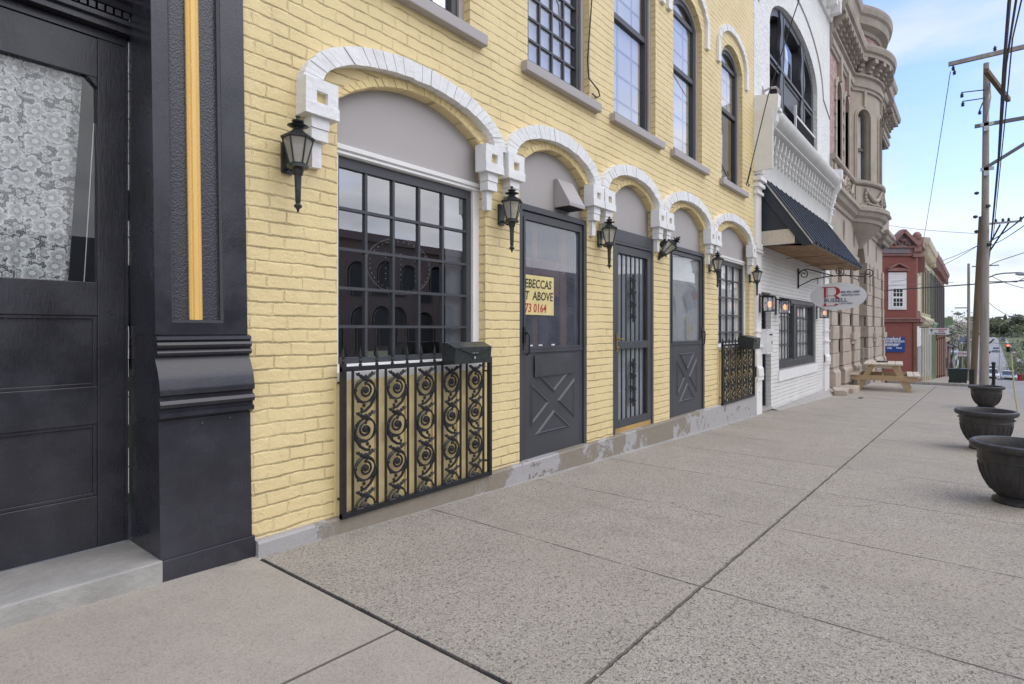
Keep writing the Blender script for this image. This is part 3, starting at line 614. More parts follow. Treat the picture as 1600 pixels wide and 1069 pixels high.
# door
def pframe(m,x0,x1,z0,z1,xi0,xi1,zi0,zi1,y0,y1):
    m.box(x0,xi0,y0,y1,z0,z1); m.box(xi1,x1,y0,y1,z0,z1); m.box(xi0,xi1,y0,y1,z0,zi0); m.box(xi0,xi1,y0,y1,zi1,z1)
m=MB(); dx0,dx1=.02,.996; gx0,gx1=.14,.877
m.box(dx0,gx0,DY,DY+.045,-1.046,1.40); m.box(gx1,dx1,DY,DY+.045,-1.046,1.40)
m.box(gx0,gx1,DY+.0015,DY+.045,-1.046,-.798); m.box(gx0,gx1,DY+.0015,DY+.045,-.452,-.272); m.box(gx0,gx1,DY+.0015,DY+.045,.067,.227); m.box(gx0,gx1,DY+.0015,DY+.045,1.207,1.398)
for cx,sg in ((gx0,1),(gx1,-1)):
    m.prism([(cx,1.209),(cx,1.160),(cx+sg*.045,1.209)],DY+.003,DY+.04); 
dr=m.build('door','black_gloss',bs,bev=.003)
m=MB()
for z0,z1 in ((-.272,.067),(-.798,-.452)):
    m.box(gx0-.01,gx1+.01,DY+.022,DY+.04,z0-.01,z1+.01)
    pframe(m,gx0,gx1,z0,z1,gx0+.016,gx1-.016,z0+.016,z1-.016,DY+.010,DY+.03)
m.build('door_panel','black_gloss',dr,bev=.002)
m=MB(); m.box(gx0-.005,gx1+.005,DY+.024,DY+.028,.222,1.212); m.build('glass_pane','door_glass',dr)
m=MB(); n=90; vs=[]; fs=[]
def fold(t): return .016*math.sin(t*44)+.010*math.sin(t*17+1)
for i in range(n+1):
    t=i/n
    for j,z in enumerate((.20,.45,.7,.95,1.23)):
        x=gx0-.02+(gx1-.045-gx0+.02-(.06*(1-j/4.)))*t; vs.append((x,DY+.055+fold(t+.01*j)*(1-.1*j),z))
for i in range(n):
    for j in range(4): a=i*5+j; fs.append((a,a+1,a+6,a+5))
m.add(vs,fs); m.build('lace_curtain','lace',dr,smooth=True)
m=MB(); m.box(-.1,1.02,DY+.35,DY+.36,-.2,1.5); m.box(.99,1.02,DY+.05,DY+.35,-.2,1.5); m.box(-.1,1.02,DY+.05,DY+.35,1.45,1.5); m.build('dark_interior','dark_room',bs)
m=MB(); m.beam((.835,DY+.05,.23),(.874,DY+.05,1.0),.004,.003); m.build('curtain_hem','white_trim',dr)
# head: mouldings with a row of dentils
m=MB(); m.box(0,1.0,DY-.005,DY+.05,1.400,1.440)
m.prism([(DY-.055,1.442),(DY-.055,1.470),(DY-.075,1.476),(DY-.075,1.50),(DY+.05,1.50),(DY+.05,1.442)],-.01,.998,'x')
m.prism([(DY-.09,1.536),(DY-.10,1.560),(DY-.125,1.572),(DY-.125,1.59),(DY-.14,1.60),(DY-.15,1.625),(DY-.15,1.64),(DY+.05,1.64),(DY+.05,1.536)],-.01,.998,'x')
m.box(-.01,.998,DY-.03,DY+.05,1.50,1.536); m.box(-.01,.998,DY-.02,DY+.05,1.64,3.6)
m.build('door_head','black_gloss',bs,bev=.002)
m=MB()
x=.985
while x>0: m.box(x-.026,x,DY-.082,DY-.03,1.503,1.533); x-=.0345
m.build('dentil_row','black_gloss',bs,bev=.0015)
m=MB(); m.box(.985,.999,DY-.02,DY+.04,-1.04,1.40); m.build('door_jamb_bead','black_gloss',bs)
m=MB(); rnd=random.Random(2); z=-.95
while z<1.36:
    l=rnd.uniform(.02,.14); 
    if rnd.random()<.62: m.tube([(.9985,DY-.021,z),(.9985+rnd.uniform(-.001,.001),DY-.0225,z+l*.5),(.9985,DY-.021,z+l)],rnd.uniform(.0009,.0022),5)
    z+=l*1.05
m.build('caulk_line','white_trim',bs)
m=MB()
for px_,pz in ((.945,-.80),(.945,-.86),(.92,.09),(.93,.075)): m.ball((px_,DY-.001,pz),.006,8,(1,.6,1))
m.build('nail_head','black_gloss',dr)
m=MB(); m.box(-.45,.018,2.886,3.32,-1.2,3.6); m.box(-2.2,-.45,3.2,3.3,-1.2,3.6); m.build('storefront_wall','black_gloss',bs)
m=MB(); m.box(-.0,1.018,2.868,DY+.01,-1.24,-1.050); m.box(-.45,-.0,2.9,3.2,-1.3,-1.06)
st=m.build('door_step','plinth_concrete',bs,bev=.008)

# ---------------------------------------------------------------- yellow brick building
YW=2.9
yb=root('yellow_brick_building','yellow painted brick building with white arched hoods over grey-headed doors and windows','building',(5.7,2.9,-1.3))
GO=[(1.95,3.25,-.30,1.345,.23),(3.67,4.715,-1.095,1.345,.23),(5.22,6.18,-1.095,1.345,.225),(6.62,7.785,-1.095,1.345,.23),(8.31,9.78,-.28,1.345,.235)]
UO=[(2.12,3.08,2.205,4.05,.28),(3.78,4.76,2.205,4.05,.28),(5.24,6.225,2.205,4.05,.28),(6.73,7.68,2.205,4.05,.28),(8.45,9.42,2.205,4.05,.28)]
TO=[(a,b,6.05,7.9,.28) for a,b,_,_,_ in UO]
m=MB(); wallband(m,1.30,10.02,-1.10,1.95,GO,YW,.14); wallband(m,1.30,10.02,1.95,5.2,UO,YW,.12); wallband(m,1.30,10.02,5.2,9.,TO,YW,.12)
m.add([(10.02,YW,-1.1),(10.02,YW+.3,-1.1),(10.02,YW+.3,9),(10.02,YW,9)],[(0,1,2,3)])
m.build('brick_wall','yellow_brick',yb)
# brick arch rings
for k,(xa,xb,za,zs,ri) in enumerate(GO):
    m=MB(); voussoirs(m,xa-.05,xb+.05,zs+.01,ri+.045,.052,YW-.006,YW+.10,.058,'seg',.003); m.build('brick_arch','yellow_paint',yb)
HB=[1.685,3.42,4.887,6.325,7.962,9.83]
random.seed(11)
for a,b in zip(HB[:-1],HB[1:]):
    m=MB(); voussoirs(m,a+.012,b-.012,1.37,.372,.112,2.832,YW+.01,.066,'ell',.0035,.0022); m.jitter(.006,14); m.build('white_hood','white_paint',yb)
def corbel(x,mir=False):
    m=MB(); w_=.100; z0,z1=1.180,1.378; y0=2.803
    m.loop([(x-w_,z0),(x-w_,z1),(x+w_,z1),(x+w_,z0)],[(x-.034,z0+.068),(x-.034,z1-.066),(x+.034,z1-.066),(x+.034,z0+.068)],y0,YW+.01)
    for sx_ in (-1,1): m.box(x+sx_*w_-.0005,x+sx_*w_+.0005,y0+.001,YW,z0+.001,z1-.001)
    m.box(x-w_-.004,x+w_+.004,y0-.006,YW,z0-.004,z0+.062); 
    m.box(x-.056,x+.056,2.822,YW+.01,1.112,1.178); m.box(x-.053,x+.053,2.828,YW+.01,1.046,1.110)
    m.box(x-.030,x+.030,2.860,YW+.01,.903,1.044)
    m.v=[(a,b,c) for a,b,c in m.v]; m.jitter(.005,22)
    MB().box(x-.036,x+.036,2.835,2.89,z0+.06,z1-.06).build('recess_panel','yellow_paint',yb)
    return m
for x in (1.792,3.255-.005,3.512,4.775,4.995,6.215,6.432,7.850,8.070,9.735): 
    o=corbel(x).build('white_corbel','white_paint',yb,bev=.005)
# plinth
m=MB(); xs=[1.452]+[1.6+.2*i for i in range(42)]+[10.0]
vs=[];fs=[]
for i,x in enumerate(xs):
    j=.006*mnoise.noise(Vector((x*3,0,0))); vs+=[(x,2.852+j,gz(x)-.05),(x,2.850+j,-1.10+.5*j),(x,2.858+j,-1.088),(x,2.99,-1.088)]
for i in range(len(xs)-1):
    for k in range(3): a=i*4+k; fs.append((a,a+1,a+5,a+4))
fs+=[(0,1,2,3),]; m.add(vs,fs); m.build('plinth','peeling',yb)
m=MB(); m.add([(1.44,2.83,gz(1.5)-.002),(10,2.78,gz(10)+.002),(10,2.9,gz(10)+.02),(1.44,2.9,gz(1.5)+.01)],[(0,1,2,3)]); m.build('base_fillet','plinth_concrete',yb)
# tympanum panels
TP=[1.10,1.045,1.055,1.055,1.10]
for (xa,xb,za,zs,ri),tz in zip(GO,TP):
    m=MB(); A=arch(xa-.01,xb+.01,zs,ri+.01,18); m.prism([(xa-.01,tz)]+A+[(xb+.01,tz)],2.975,3.02); m.build('arch_panel','grey_board',yb)
# small-paned shop windows
def shop_window(xa,xb,z0,z1,cols,zr,backs,glassm):
    m=MB(); o_=[(xa,z0),(xa,z1),(xb,z1),(xb,z0)]
    m.loop(o_,[(xa+.05,z0+.05),(xa+.05,z1-.05),(xb-.07,z1-.05),(xb-.07,z0+.05)],2.962,3.03)
    m.box(xa,xb,2.945,2.975,z1-.018,z1+.012); m.box(xa,xb,2.952,2.97,z1-.045,z1-.030); m.box(xa,xb,2.90+.006,3.0,z0-.045,z0+.008)
    wn=m.build('window','white_trim',yb,bev=.003)
    a,b,c,d=xa+.048,xb-.068,z0+.052,z1-.052
    m=MB(); m.loop([(a,c),(a,d),(b,d),(b,c)],[(a+.022,c+.035),(a+.022,d-.062),(b-.05,d-.062),(b-.05,c+.035)],2.985,3.03)
    ia,ib,ic,id_=a+.022,b-.05,c+.035,d-.062
    for x in cols: m.box(x-.009,x+.009,2.990,3.022,ic-.002,id_+.002)
    for z in zr: m.box(ia-.002,ib+.002,2.9885,3.020,z-.009,z+.009)
    m.build('window_frame','charcoal_paint',wn)
    m=MB(); xsn=[ia]+list(cols)+[ib]; zsn=[ic]+sorted(zr)+[id_]
    rnd=random.Random(int(xa*10))
    for i in range(len(xsn)-1):
        for j in range(len(zsn)-1):
            t=rnd.uniform(-.0012,.0012); u=rnd.uniform(-.0012,.0012); yy=3.006
            m.add([(xsn[i],yy+t,zsn[j]),(xsn[i+1],yy-t,zsn[j]),(xsn[i+1],yy-t+u,zsn[j+1]),(xsn[i],yy+t+u,zsn[j+1])],[(0,1,2,3)])
    m.build('window_panes',glassm,wn)
    m=MB(); m.box(xa-.1,xb+.1,3.30,3.31,z0-.1,z1+.1); m.box(xa-.1,xa,3.03,3.3,z0-.1,z1+.1); m.box(xb,xb+.1,3.03,3.3,z0-.1,z1+.1); m.box(xa,xb,3.03,3.3,z1,z1+.02); m.build('room_backing',backs[0],wn)
    if backs[1]: MB().box(xa+backs[2],xb-.02,3.045,3.05,z0,z1).build('blind',backs[1],wn)
    return wn
w1=shop_window(1.95,3.25,-.26,1.10,[2.223,2.442,2.667,2.893],[.738,.491,.253,.018],('dark_room','grey_blind',1.02),'glass')
w2=shop_window(8.31,9.78,-.26,1.10,[8.70,8.98,9.28],[.76,.49,.22,-.04],('dark_room','pale_blind',.1),'door_glass')
# oval beaded neon sign hanging unlit inside the first window
t=root('unlit_window_sign','unlit oval sign outlined in small white beads behind the first shop window','sign',(2.56,3.07,.43))
m=MB()
for k in range(34):
    a=2*PI*k/34; m.ball((2.56+.26*math.cos(a),3.06,.43+.17*math.sin(a)),.0045,6)
for q in range(3):
    for k in range(6): m.ball((2.43+.13*q,3.06,.34+.035*k),.0045,6)
for k in range(5): m.ball((2.46+.03*k,3.06,.51),.0045,6)
m.build('bead_lights','white_trim',t)
m=MB(); m.tube([(2.56+.28*math.cos(2*PI*k/40),3.068,.43+.19*math.sin(2*PI*k/40)) for k in range(41)],.003,5); m.build('oval_rim','grey_trim',t)
# yellow boarding under the shop windows
for xa,xb in ((1.95,3.25),(8.31,9.78)):
    m=MB(); m.box(xa-.02,xb+.02,2.892,2.93,-1.09,-.30)
    n=5; 
    for k in range(n+1):
        x=xa+.05+(xb-xa-.11)*k/n; m.box(x-.026,x+.026,2.878,2.893,-1.088,-.302); 
    m.build('boarding','yellow_board',yb,bev=.003)
# doors
def crossbuck(xa,xb,X0,X1,g0,g1,gt,px0,px1,pz0,pz1,glassm,hand,name='storm_door'):
    m=MB(); m.loop([(xa+.004,-1.094),(xa+.004,1.045),(xb-.004,1.045),(xb-.004,-1.094)],[(xa+.045,-1.09),(xa+.045,.995),(xb-.045,.995),(xb-.045,-1.09)],2.905,3.0)
    fr_=m.build('door_frame','charcoal_paint',yb,bev=.003)
    m=MB(); a,b=xa+.047,xb-.047; gb=-.150
    pframe(m,a,b,-1.088,.99,g0,g1,gb,gt,2.922,2.955)
    m.v=m.v
    # recess for the pressed cross panel
    d=m.build(name,'charcoal_paint',yb,bev=.003)
    m=MB(); 
    cxm,czm=(px0+px1)/2,(pz0+pz1)/2
    def tri(p,q,r_):     # raised triangle with bevelled lip
        c=((p[0]+q[0]+r_[0])/3,(p[1]+q[1]+r_[1])/3)
        I=[(c[0]+(v[0]-c[0])*.84,c[1]+(v[1]-c[1])*.84) for v in (p,q,r_)]
        J=[(c[0]+(v[0]-c[0])*.70,c[1]+(v[1]-c[1])*.70) for v in (p,q,r_)]
        vs=[(v[0],2.9215,v[1]) for v in (p,q,r_)]+[(v[0],2.9085,v[1]) for v in I]+[(v[0],2.919,v[1]) for v in J]
        fs=[(i,(i+1)%3,3+(i+1)%3,3+i) for i in range(3)]+[(3+i,3+(i+1)%3,6+(i+1)%3,6+i) for i in range(3)]+[(6,7,8)]
        m.add(vs,fs)
    wv=.055; wz=.075
    tri((px0+wv,pz1),(px1-wv,pz1),(cxm,czm+wz)); tri((px0+wv,pz0),(px1-wv,pz0),(cxm,czm-wz))
    tri((px0,pz0+wz),(px0,pz1-wz),(cxm-wv,czm)); tri((px1,pz0+wz),(px1,pz1-wz),(cxm+wv,czm))
    m.build('cross_panel','charcoal_paint',d)
    m=MB(); m.loop([(g0-.02,gb-.02),(g0-.02,gt+.02),(g1+.02,gt+.02),(g1+.02,gb-.02)],[(g0+.004,gb+.004),(g0+.004,gt-.004),(g1-.004,gt-.004),(g1-.004,gb+.004)],2.913,2.93); m.box(a+.01,b-.01,2.912,2.925,gb-.045,gb-.022)
    m.build('glass_bead','charcoal_paint',d)
    MB().box(g0-.01,g1+.01,2.935,2.939,gb-.01,gt+.01).build('glass_pane',glassm,d)
    hx=xa+.075 if hand<0 else xb-.075
    m=MB(); m.box(hx-.016,hx+.016,2.900,2.922,-.11,.02); m.tube([(hx,2.905,-.03),(hx,2.87,-.03),(hx-hand*.01,2.862,-.06),(hx-hand*.016,2.868,-.19),(hx-hand*.02,2.90,-.215)],.007,8); m.ball((hx,2.875,-.028),.013,8)
    m.build('handle','iron',d,smooth=True)
    return d
d1=crossbuck(3.67,4.715,0,0,3.765,4.618,.925,3.846,4.522,-.90,-.375,'glass_hazy',-1)
m=MB(); m.box(3.60,4.80,3.5,3.51,-.3,1.1); m.box(3.6,3.62,3.0,3.5,-.3,1.1); m.box(4.78,4.8,3.0,3.5,-.3,1.1); m.build('room_backing','dark_room',d1)
m=MB(); 
for x,wd in ((3.98,.035),(4.42,.05)): m.box(x-wd,x+wd,2.975,2.99,-.2,.98)
m.box(3.7,4.40,2.985,2.992,.30,.62)
m.build('inner_door','brown_room',d1)
m=MB(); m.ball((4.42,2.99,.52),.018,10); m.build('inner_knob','white_trim',d1)
# kick plate, dented
m=MB(); n=14; vs=[];fs=[]
for i in range(n+1):
    for j in range(7):
        x=3.89+(4.50-3.89)*i/n; z=-.405+.19*j/6
        dnt=.008*math.exp(-((x-4.38)/.05)**2-((z+.28)/.04)**2)+.010*math.exp(-((x-3.99)/.03)**2-((z+.36)/.05)**2)
        vs.append((x,2.9075-.003*mnoise.noise(Vector((x*9,0,z*9)))-dnt,z))
for i in range(n):
    for j in range(6): a=i*7+j; fs.append((a,a+1,a+8,a+7))
m.add(vs,fs); m.build('kick_plate','charcoal_paint',d1,smooth=True)
m=MB()
for x in (3.84,3.98,4.17): m.box(x,x+.05,2.932,2.934,-.142,-.130)
m.build('paper_scrap','white_trim',d1)
t=root('notice_sign','yellow paper notice with black and red hand lettering behind first door glass','sign',(4.0,2.95,.3))
MB().box(3.768,4.20,2.9295,2.9335,.125,.462).build('paper','paper_yellow',t)
text('EBECCAS',.105,'lettering','ink_black',(3.775,2.929,.355),(PI/2,0,0),t,.0008,bold=.0015,sx=.90,shear=.12)
text('T  ABOVE',.105,'lettering','ink_black',(3.775,2.929,.252),(PI/2,0,0),t,.0008,bold=.0015,sx=.90,shear=.12)
text('73 0164',.105,'lettering','sign_red',(3.775,2.929,.148),(PI/2,0,0),t,.0008,bold=.0015,sx=.90,shear=.1)
d3=crossbuck(6.62,7.785,0,0,6.745,7.670,.945,6.885,7.535,-.925,-.305,'glass_pale',1)
m=MB(); m.box(6.66,7.75,2.965,2.97,-.3,1.0); m.build('white_blind','pale_blind',d3)
t=root('door_decorations','paper cutout shapes taped behind the second cross-panel door glass','decoration',(7.2,2.95,.4))
def cut(pts,mat,y=2.944): MB().prism(pts,y,y+.002).build('paper_cutout',mat,t)
cut([(6.76+.02,.10),(6.80,.62),(6.90,.56),(6.98,.30),(6.95,.12),(6.90,.30),(6.84,.45)],'sign_white')
cut([(7.14,.44),(7.35,.55),(7.62,.50),(7.60,.32),(7.30,.24)],'slate_blue'); cut([(7.30,.60),(7.36,.68),(7.62,.60),(7.62,.54),(7.36,.61)],'sign_white',2.941); cut([(7.40,.47),(7.48,.54),(7.62,.49),(7.60,.41),(7.46,.40)],'sign_red',2.941)
cut([(7.24,.18),(7.34,.16),(7.37,.05),(7.50,.04),(7.40,-.08),(7.30,-.26),(7.25,-.1)],'paper_yellow'); cut([(6.76,-.02),(6.84,.08),(6.86,-.10),(6.78,-.18)],'sign_white')
# iron security door
m=MB(); m.box(5.222,5.27,2.898,3.0,-1.094,1.05); m.box(6.135,6.178,2.905,3.0,-1.094,1.05); m.box(5.27,6.135,2.906,3.0,.925,1.053); m.box(5.27,6.135,2.900,2.95,.895,.922)
fr_=m.build('door_frame','charcoal_paint',yb,bev=.003)
m=MB(); pframe(m,5.272,6.133,-1.035,.890,5.355,6.045,-.955,.805,2.912,2.945); m.box(5.355,6.045,2.9135,2.944,-.205,-.125)
sd_=m.build('security_door','charcoal_paint',yb,bev=.003)
m=MB(); m.box(5.272,6.133,2.915,2.95,-1.092,-1.037); m.build('threshold_board','tan_board',sd_)
m=MB()
for k in range(6):
    x=5.355+.69*(k+.9)/6.7
    m.box(x-.005,x+.005,2.920,2.931,-.955,-.205); m.box(x-.005,x+.005,2.920,2.931,-.125,.805)
m.build('security_bars','iron',sd_)
def spiral(c,r0,r1,turns,a0,sg=1,n=26,y=0):
    return [(c[0]+(r0+(r1-r0)*i/n)*math.cos(a0+sg*2*PI*turns*i/n),y,c[1]+(r0+(r1-r0)*i/n)*math.sin(a0+sg*2*PI*turns*i/n)) for i in range(n+1)]
for cz in (-.58,.34):
    m=MB()
    for sx_ in (-1,1):
        for dz in (-.20,-.07,.07,.20):
            m.tube(spiral((5.70+sx_*.045,cz+dz),.032 if abs(dz)<.1 else .02,.008,1.2,PI/2,sx_,16,2.917),.007,6)
            m.tube([(5.70,2.917,cz+dz-.05*(1 if dz>0 else -1)),(5.70+sx_*.03,2.917,cz+dz),(5.70+sx_*.05,2.917,cz+dz+.03)],.006,6)
    m.tube([(5.70,2.917,cz-.26),(5.70,2.917,cz+.26)],.009,6)
    m.build('scroll_ornament','iron',sd_,smooth=True)
m=MB(); m.box(5.295,5.325,2.900,2.912,-.24,-.04); m.tube([(5.31,2.90,-.10),(5.31,2.86,-.10),(5.36,2.855,-.10),(5.40,2.86,-.105)],.008,8); m.ball((5.31,2.895,-.19),.012,8)
m.build('handle','brass',sd_,smooth=True)
m=MB(); m.box(5.30,6.10,2.965,2.97,-1.0,.9); m.box(5.36,6.04,2.952,2.966,.70,.80)
m.build('inner_panel','grey_blind',sd_)
MB().box(5.356,6.044,2.948,2.950,-.95,.80).build('glass_pane','door_glass',sd_)
# door steps / sills: none proud of the plinth
# upper windows
def sash(xa,xb,za,zs,rise,grid=False,curtain=True,y=2.99):
    m=MB(); m.loop(outline(xa,xb,za,zs,rise,0),outline(xa,xb,za,zs,rise,.055),y-.03,y+.05); wn=m.build('upper_window','grey_trim',yb)
    m=MB(); m.loop(outline(xa,xb,za,zs,rise,.056),outline(xa,xb,za,zs,rise,.112),y-.012,y+.05)
    zm=(za+zs)/2+.22
    m.box(xa+.10,xb-.10,y-.008,y+.04,zm-.03,zm+.03); m.box(xa+.10,xb-.10,y-.004,y+.04,zs-.03,zs+.03)
    if grid:
        for k in range(1,4): x=xa+.112+(xb-xa-.224)*k/4; m.box(x-.010,x+.010,y+.004,y+.028,za+.1,zs)
        z=za+.112+.19
        while z<zs: m.box(xa+.11,xb-.11,y+.003,y+.026,z-.010,z+.010); z+=.19
    m.build('sash','charcoal_paint',wn)
    ol=outline(xa,xb,za,zs,rise,.105); m=MB(); 
    zz=zm
    lo=[(x,z) for x,z in ol if z<zz]+[(xb-.105,zz),(xa+.105,zz)]
    m.add([(xa+.105,y+.022,za+.105),(xb-.105,y+.022,za+.105),(xb-.105,y+.022,zm),(xa+.105,y+.022,zm)],[(0,1,2,3)])
    A=[p for p in ol[1:-1]]
    m.add([(xa+.105,y+.012,zm)]+[(p[0],y+.012,p[1]) for p in A]+[(xb-.105,y+.012,zm)],[tuple(range(len(A)+2))])
    m.build('glass_panes','glass_upper',wn)
    m=MB(); m.box(xa-.05,xb+.05,y+.40,y+.41,za-.1,zs+rise+.1); m.box(xa-.05,xa+.0,y+.05,y+.4,za-.1,zs+rise+.1); m.box(xb,xb+.05,y+.05,y+.4,za-.1,zs+rise+.1); m.build('room_backing','dark_room',wn)
    if curtain:
        m=MB(); m.box(xa+.06,xb-.06,y+.055,y+.06,za+.02+(curtain-1)*.9,zs+rise); m.build('blind','pale_blind',wn)
        if not grid:
            m=MB()
            for k in (1,2): x=xa+(xb-xa)*k/3; m.box(x-.008,x+.008,y+.045,y+.056,za+.05+(curtain-1)*.9,zs)
            z=za+.3+(curtain-1)*.9
            while z<zs: m.box(xa+.1,xb-.1,y+.044,y+.0555,z-.008,z+.008); z+=.28
            m.build('inner_muntins','grey_trim',wn)
    m=MB(); m.box(xa-.09,xb+.13,2.835,YW+.02,za-.085,za-.002); m.build('stone_sill','grey_trim',wn,bev=.006)
    return wn
for k,(xa,xb,za,zs,ri) in enumerate(UO): sash(xa,xb,za,zs,ri,grid=(k<2),curtain=(1,1,1,1.0,2.2)[k])
for k,(xa,xb,za,zs,ri) in enumerate(TO): sash(xa,xb,za,zs,ri,grid=False)
for xa,xb,za,zs,ri in UO+TO:
    m=MB(); a,b=xa-.21,xb+.21; voussoirs(m,a,b,zs+.10,.44,.095,2.862,YW+.005,.06,'ell',.004,.003)
    m.box(a,a+.095,2.862,YW+.005,zs-.18,zs+.10); m.box(b-.095,b,2.862,YW+.005,zs-.18,zs+.10); m.jitter(.005,18); m.build('window_hood','white_paint',yb)
# weathered cables clipped to the wall
for pts,lb in (([(4.55,2.0,5.2),(4.68,2.82,3.2),(4.66,2.86,2.55),(4.70,2.87,2.40),(4.86,2.86,2.335),(4.92,2.88,2.30),(4.86,2.885,2.27),(4.78,2.88,2.28)],'thin black cable hanging beside the second upper window and coiled above its sill'),
               ([(9.62,2.82,2.62),(9.60,2.87,2.40),(9.66,2.875,2.33),(9.72,2.87,2.38)],'short black cable end curled right of the last upper window sill')):
    m=MB(); m.tube(pts,.007,6); tag(m.build('cable','wire',smooth=True),lb,'cable')
# ---------------------------------------------------------------- iron grilles in front of the low boarding
def make_grille(x0,x1,label,loc,cols,sizes,top=-.217,bot=-1.094):
    g=root('iron_grille',label,'grille',loc,'iron scroll grilles')
    m=MB(); yy=2.842
    m.box(x0,x1,yy-.013,yy+.013,top-.028,top); m.box(x0,x1,yy-.013,yy+.013,bot,bot+.028); m.box(x0,x0+.030,yy-.0145,yy+.0145,bot,top+.02); m.box(x1-.026,x1,yy-.0145,yy+.0145,bot,top+.012)
    for xz in (x0+.01,x1-.02):
        for z in (top-.1,bot+.1): m.box(xz,xz+.01,yy+.01,2.90,z,z+.012)
    m.build('outer_frame','iron',g)
    n=len(cols); protos=None
    for k,(ca,cb) in enumerate(cols):
        m=MB(); cxm=(ca+cb)/2; hw=(cb-ca)/2
        for x in (ca,cb): m.box(x-.006,x+.006,yy-.006,yy+.006,bot+.028,top-.028)
        rr=.065; z=top-.150; i=0; sc=hw/.085
        while z>bot-.01:
            sg=1 if i%2==0 else -1
            def cl(pts): return [(cxm+p[0]*sc,p[1],p[2]) for p in pts if p[2]>bot+.02 and p[2]<top-.022]
            ring=spiral((0,z),.070,.066,1.0,PI/2+.3,sg,26,yy)
            for arr,r in ((ring,[.0095]*40),(spiral((0,z),.044,.010,1.35,PI/2,-sg,24,yy-.002),None)):
                pts=cl(arr)
                if len(pts)>3: m.tube(pts,[.0085+.003*math.sin(q*.9) for q in range(len(pts))] if r else [.0065+.004*q/len(pts) for q in range(len(pts))],6)
            pts=cl([(sg*.070,yy,z),(sg*.066,yy,z-.05),(sg*.035,yy,z-.095),(0,yy,z-.12),(-sg*.03,yy,z-.125)])
            if len(pts)>2: m.tube(pts,.009,6)
            for (bx,bz,br) in ((0,z,.015),(.07,z,.012),(-.07,z+.01,.012),(0,z+.078,.016),(.030,z+.090,.011),(-.032,z+.088,.011),(.045,z+.104,.009),(-.048,z+.102,.009),(0,z+.045,.010),(-sg*.012,z-.085,.011),(-sg*.028,z-.105,.009),(sg*.042,z-.075,.010),(.012,z+.060,.009),(-.052,z-.058,.009)):
                if bot+.02<bz<top-.02: m.ball((cxm+bx*sc,yy-.004,bz),br,7,(1.2,.8,1.3))
            # curled leaf tips
            for s2 in (-1,1):
                pts=cl([(s2*.01,yy,z+.075),(s2*.035,yy-.004,z+.092),(s2*.058,yy-.006,z+.098),(s2*.066,yy-.004,z+.110)])
                if len(pts)>2: m.tube(pts,[.010,.008,.006,.004][:len(pts)],6)
            z-=.2335; i+=1
        m.build('scroll_column','iron',g,smooth=True)
    # spear finials on the top rail
    x=x0+.015; st=sizes
    while x<x1-.005:
        m=MB(); m.lathe((x,yy,top),[(.010,0),(.010,.012),(.006,.016),(.011,.03),(.011,.034),(.006,.042),(.0105,.052),(.010,.060),(.004,.095),(.0,.118)],8)
        m.build('spear_finial','iron',g,smooth=True); x+=st
    return g
def colspan(x0,x1,n,w,lead):
    p=(x1-x0-2*lead-w)/(n-1); return [(x0+lead+p*i,x0+lead+p*i+w) for i in range(n)]
make_grille(1.935,3.245,'black iron scroll grille under the large first shop window, mailbox on its rail',(2.6,2.842,-1.10),colspan(1.935,3.245,5,.178,.082),.120)
make_grille(8.31,9.84,'black iron scroll grille under the farther shop window beside the white storefront',(9.07,2.842,-1.10),colspan(8.31,9.84,5,.215,.085),.142)
# mailboxes hung on the grilles
def mailbox(x0,x1,z0,z1,yf,yb_,label):
    t=root('mailbox',label,'mailbox',((x0+x1)/2,yb_,z0),'black wall mailboxes')
    m=MB(); P=[(yf+.012,z0),(yf,z0+(z1-z0)*.80),(yb_-.05,z1),(yb_,z1),(yb_,z0)]
    m.prism(P,x0,x1,'x'); m.build('box','lamp_metal',t,bev=.004)
    m=MB(); e=.004
    zl=z0+(z1-z0)*.80
    m.add([(x0-e,yf-e,zl-.004),(x1+e,yf-e,zl-.004),(x1+e,yb_-.05,z1+e),(x0-e,yb_-.05,z1+e),(x1+e,yb_,z1+e),(x0-e,yb_,z1+e)],[(0,1,2,3),(3,2,4,5)])
    xm=(x0+x1)/2; m.add([(x0-e,yf-e-.001,zl),(x1+e,yf-e-.001,zl),(xm+.035,yf-e-.003,zl-.048),(xm-.035,yf-e-.003,zl-.048)],[(0,1,2,3)])
    m.build('lid','lamp_metal',t)
    m=MB(); m.ball((xm,yf-.004,zl-.075),.008,8,(.8,.6,1.4)); 
    for k in range(4): m.ball((xm-.024+.016*k,yf-.008,zl-.041),.004,6)
    m.build('badge','galvanised',t); return t
mailbox(2.72,3.085,-.235,-.092,2.690,2.825,'dark mailbox with folded lid on the first iron grille')
mailbox(9.00,9.34,-.30,-.09,2.60,2.825,'dark mailbox hung on the farther iron grille beside the white pilaster')
# vent hood above the first door
m=MB(); m.add([(4.30,2.974,1.345),(4.40,2.974,1.345),(4.565,2.974,1.12),(4.33,2.974,1.10),(4.33,2.80,1.10),(4.565,2.80,1.12),(4.40,2.90,1.345),(4.30,2.93,1.345)],[(0,1,6,7),(7,6,5,4),(1,2,5,6),(0,7,4,3)])
vh=MB(); x0,x1=4.265,4.520
vh.prism([(2.974,1.365),(2.935,1.365),(2.80,1.135),(2.80,1.105),(2.974,1.105)],x0,x1,'x')
vh=tag(vh.build('vent_hood','grey_trim',bev=.004),'grey sloping metal vent hood on the arch panel over first door','vent')
m.v=[]
MB().box(x0+.012,x1-.012,2.812,2.96,1.098,1.1035).build('vent_opening','ink_black',vh)

